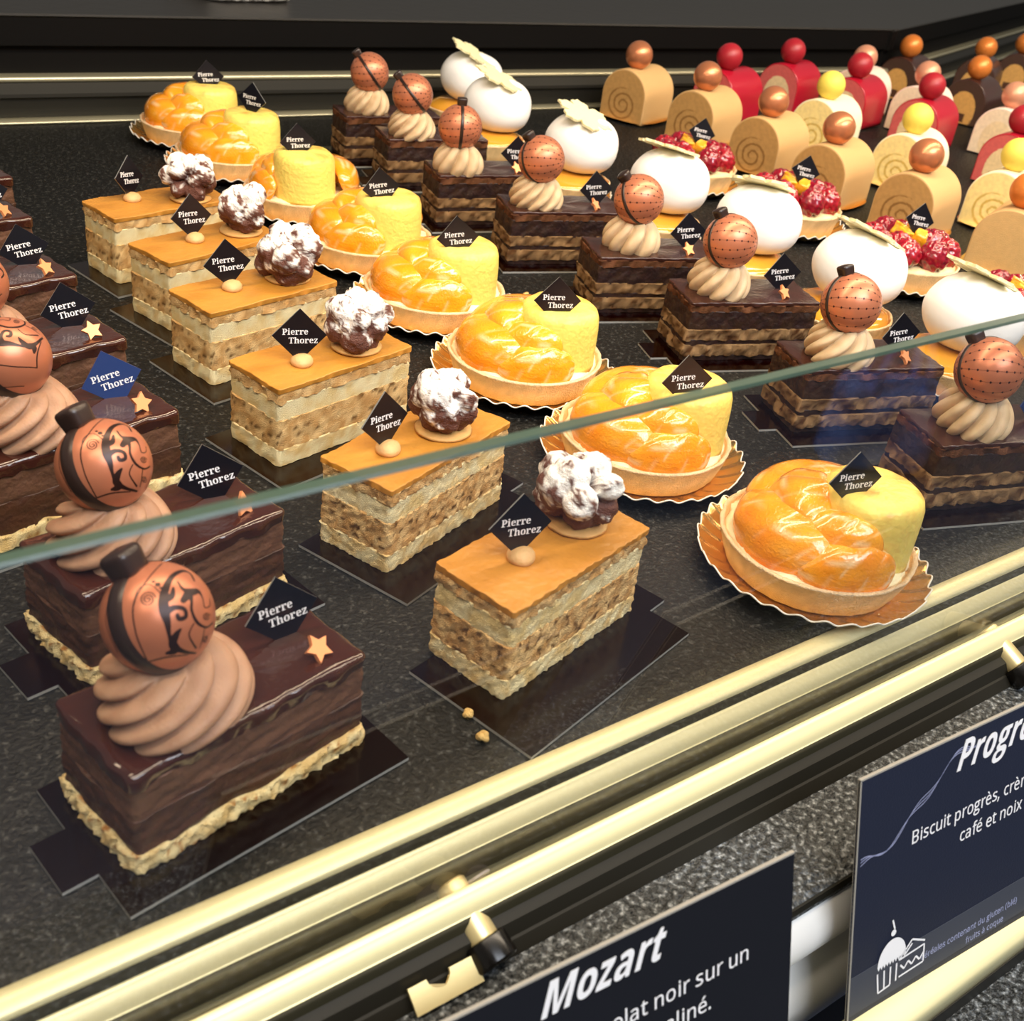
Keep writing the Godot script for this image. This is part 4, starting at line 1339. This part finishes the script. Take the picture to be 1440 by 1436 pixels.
func roll_thing(called: String, coat: Color, m: Material, face: Callable) -> Node3D:
	var t := Node3D.new()
	t.name = called
	var r := 0.0235
	var cy := 0.0222
	var hl := 0.0265
	var a := Acc.new()
	var rows := [[-hl, 0.0], [-hl, 0.5], [-hl, 0.9], [-hl, 0.975], [-hl + 0.0003, 0.99], [-hl + 0.0012, 1.0], [-hl * 0.4, 1.0], [hl * 0.4, 1.0], [hl - 0.0014, 1.0], [hl - 0.0004, 0.985], [hl, 0.96], [hl, 0.5], [hl, 0.0]]
	a.grid(64, rows.size() - 1, func(u: float, w: float):
		var q: Array = rows[int(round(w * (rows.size() - 1)))]
		var p := arch(u, r, cy)
		var mid := Vector2(0, cy * 0.8)
		p = mid + (p - mid) * q[1]
		return [Vector3(q[0], p.y, -p.x), coat * (1.0 + 0.05 * n3(Vector3(q[0], p.y, p.x), 70.0))])
	part("coating", a.done(), m, t)
	var e := Acc.new()
	e.grid(96, 40, func(u: float, w: float):
		var p := arch(u, r, cy)
		var mid := Vector2(0, cy * 0.62)
		p = mid + (p - mid) * (0.955 * w)
		return [Vector3(-hl - 0.0005 + 0.0003 * w, p.y, -p.x), face.call(p.x, p.y, w)], true)
	part("cut_face", e.done(), mats.velvet, t)
	return t


func build_rolls() -> void:
	var swirl := func(base: Color, line: Color, x: float, y: float) -> Color:
		var p := Vector2(x, (y - 0.0145) * 1.05)
		var rr := p.length()
		var th := atan2(p.y, p.x)
		var k := fposmod(rr / 0.0058 - th / TAU + 0.05 * n3(Vector3(x, y, 0), 200.0), 1.0)
		var on := (1.0 - smoothstep(0.10, 0.20, absf(k - 0.5))) * (1.0 - smoothstep(0.0150, 0.0164, rr)) * smoothstep(0.0018, 0.003, rr)
		return base.lerp(line, on) * (1.0 + 0.10 * n3(Vector3(x, y, 1), 260.0))
	var coffee := func(x: float, y: float, _w: float) -> Color: return swirl.call(lin(186, 142, 82), lin(138, 96, 44), x, y)  # darker tan paints the shade on the cut end
	var lemon := func(x: float, y: float, _w: float) -> Color: return swirl.call(lin(250, 226, 152), lin(214, 178, 84), x, y)
	var core := func(shell: Color, inner: Color, spot: Color, x: float, y: float) -> Color:
		var d := Vector2(x / 0.0150, (y - 0.0130) / 0.0205).length()
		var c := shell if d > 1.0 else inner
		if absf(x - 0.002) < 0.0075 and y < 0.0105 and y > 0.002: c = spot
		return c * (1.0 + 0.08 * n3(Vector3(x, y, 1), 260.0))
	var red := func(x: float, y: float, _w: float) -> Color: return core.call(lin(206, 92, 88), lin(232, 204, 156), lin(76, 26, 28), x, y)
	var pink := func(x: float, y: float, _w: float) -> Color: return core.call(lin(240, 222, 190), lin(236, 214, 170), lin(206, 150, 84), x, y)
	var choc := func(x: float, y: float, _w: float) -> Color: return core.call(lin(66, 40, 28), lin(208, 156, 84), lin(80, 46, 24), x, y)
	var plain := func(x: float, y: float, _w: float) -> Color: return lin(212, 172, 112) * (1.0 + 0.05 * n3(Vector3(x, y, 0), 200.0))
	var kinds := [
		["coffee_roll", lin(208, 168, 112), mats.velvet, coffee, mats.copper, "tan coffee roll with spiral cut end and copper ball", "tan coffee rolls", [[0.7463, -0.4912, 14], [0.7368, -0.5675, 14], [0.7452, -0.6459, 14], [0.7517, -0.7330, 16], [0.7409, -0.8150, 18]]],
		["plain_roll", lin(208, 168, 112), mats.velvet, plain, mats.pearl_orange, "tan roll with a smooth plain end and orange ball", "", [[0.7490, -0.4079, 20]]],
		["lemon_roll", lin(252, 240, 205), mats.velvet, lemon, mats.pearl_yellow, "cream coloured lemon roll with a yellow ball", "cream lemon rolls", [[0.8385, -0.4745, 14], [0.8481, -0.5774, 14], [0.8655, -0.6886, 14]]],
		["red_roll", lin(178, 28, 48), mats.satin, red, mats.pearl_red, "glossy red roll with a red ball", "glossy red rolls", [[0.9710, -0.5564, 14], [0.9942, -0.6731, 14], [0.9886, -0.7578, 14], [0.9593, -0.8230, 14], [0.8472, -0.8020, 10]]],
		["pink_roll", lin(248, 222, 206), mats.velvet, pink, mats.pearl_pink, "pale pink roll with a coppery pink ball", "pale pink rolls", [[1.0677, -0.6294, 14], [1.0459, -0.7173, 14], [1.0350, -0.7900, 14]]],
		["chocolate_roll", lin(62, 38, 30), mats.satin, choc, mats.pearl_orange, "dark chocolate roll with an orange ball", "dark chocolate rolls", [[1.1626, -0.7368, 14], [1.1767, -0.8400, 14], [1.3034, -0.8286, 24], [1.42, -0.8500, 24]]],
	]
	var s := SphereMesh.new()
	s.radius = 0.0125
	s.height = 0.025
	s.radial_segments = 40
	s.rings = 20
	var gb := Acc.new()
	gb.grid(72, 8, func(u: float, w: float):
		var th := u * TAU
		var q := pow(pow(absf(cos(th)), 3.0) + pow(absf(sin(th)), 3.0), -1.0 / 3.0)
		var y := 0.0004 + 0.0022 * pow(maxf(0.0, (w - 0.7) / 0.3), 1.5)
		return [Vector3(cos(th) * q * 0.0325 * w, y, sin(th) * q * 0.0285 * w), Color.WHITE])
	var gold_card := gb.done()
	for kd in kinds:
		var proto: Node3D = roll_thing(kd[0], kd[1], kd[2], kd[3])
		part("sugar_ball", s, kd[4], proto, Transform3D(Basis(), Vector3(-0.0100, 0.0568, 0)))
		var list: Array = kd[7]
		for i in list.size():
			var q: Array = list[i]
			var t: Node3D = proto
			if i > 0:
				t = proto.duplicate()
				t.name = kd[0]
			add_child(t, true)
			place(t, q[0], 0.0012, q[1], q[2])
			tag(t, (ordinal(i) + " " + kd[5] + " from the front") if list.size() > 1 else kd[5] + ", at the right edge", "roll cake", kd[6])
			if kd[0] in ["coffee_roll", "plain_roll", "lemon_roll"]:
				var g := MeshInstance3D.new()
				g.name = "gold_card"
				g.mesh = gold_card
				g.material_override = mats.gold
				tag(g, "shiny gold card under the %s %s" % [ordinal(i), {"coffee_roll": "tan coffee roll from the front", "plain_roll": "plain ended tan roll", "lemon_roll": "cream lemon roll from the front"}[kd[0]]], "gold card", "gold cards under the rolls")
				add_child(g, true)
				place(g, q[0], 0.0003, q[1], q[2])


# ---------------------------------------------------------------- small things

func build_small_things() -> void:
	var a := Acc.new()
	layer(a, 0.075, 0.12, 0.0, 0.022, {"ds": 0.002, "rc": 0.012, "er": 0.008, "eb": 0.004, "amp": 0.0016, "fr": 120.0, "fine": 0.0012, "tamp": 0.0025})
	var o := part("towel", a.done(), mats.towel, self, Transform3D(Basis(Vector3.UP, 0.0), Vector3(0.410, 0.0740, -1.004)))
	tag(o, "fluffy grey white towel on the dark work counter", "towel")
	var crumbs := [[0.1560, -0.2010, 0.0016, "by the first coffee cake's left end"], [0.1545, -0.1905, 0.0018, "at the near corner of the first coffee board"], [0.1180, -0.2560, 0.0013, "between the first chocolate and coffee boards"], [0.1320, -0.3420, 0.0020, "beside the second coffee cake's board"], [0.4000, -0.2520, 0.0018, "before the second striped cake"], [0.3740, -0.4780, 0.0018, "before the fifth striped cake"]]
	for q in crumbs:
		var c := part("cake_crumb", lumps(q[2], 6, 0.6, 0.7, 14, 9, func(_p: Vector3, _d: Vector3, _k: float) -> Color: return lin(228, 190, 120), int(q[2] * 1e5)), mats.sponge, self, Transform3D(Basis(), Vector3(q[0], q[2] * 0.6 + 0.0008, q[1])))
		tag(c, "small pale crumb lying " + q[3], "crumb", "stray crumbs")
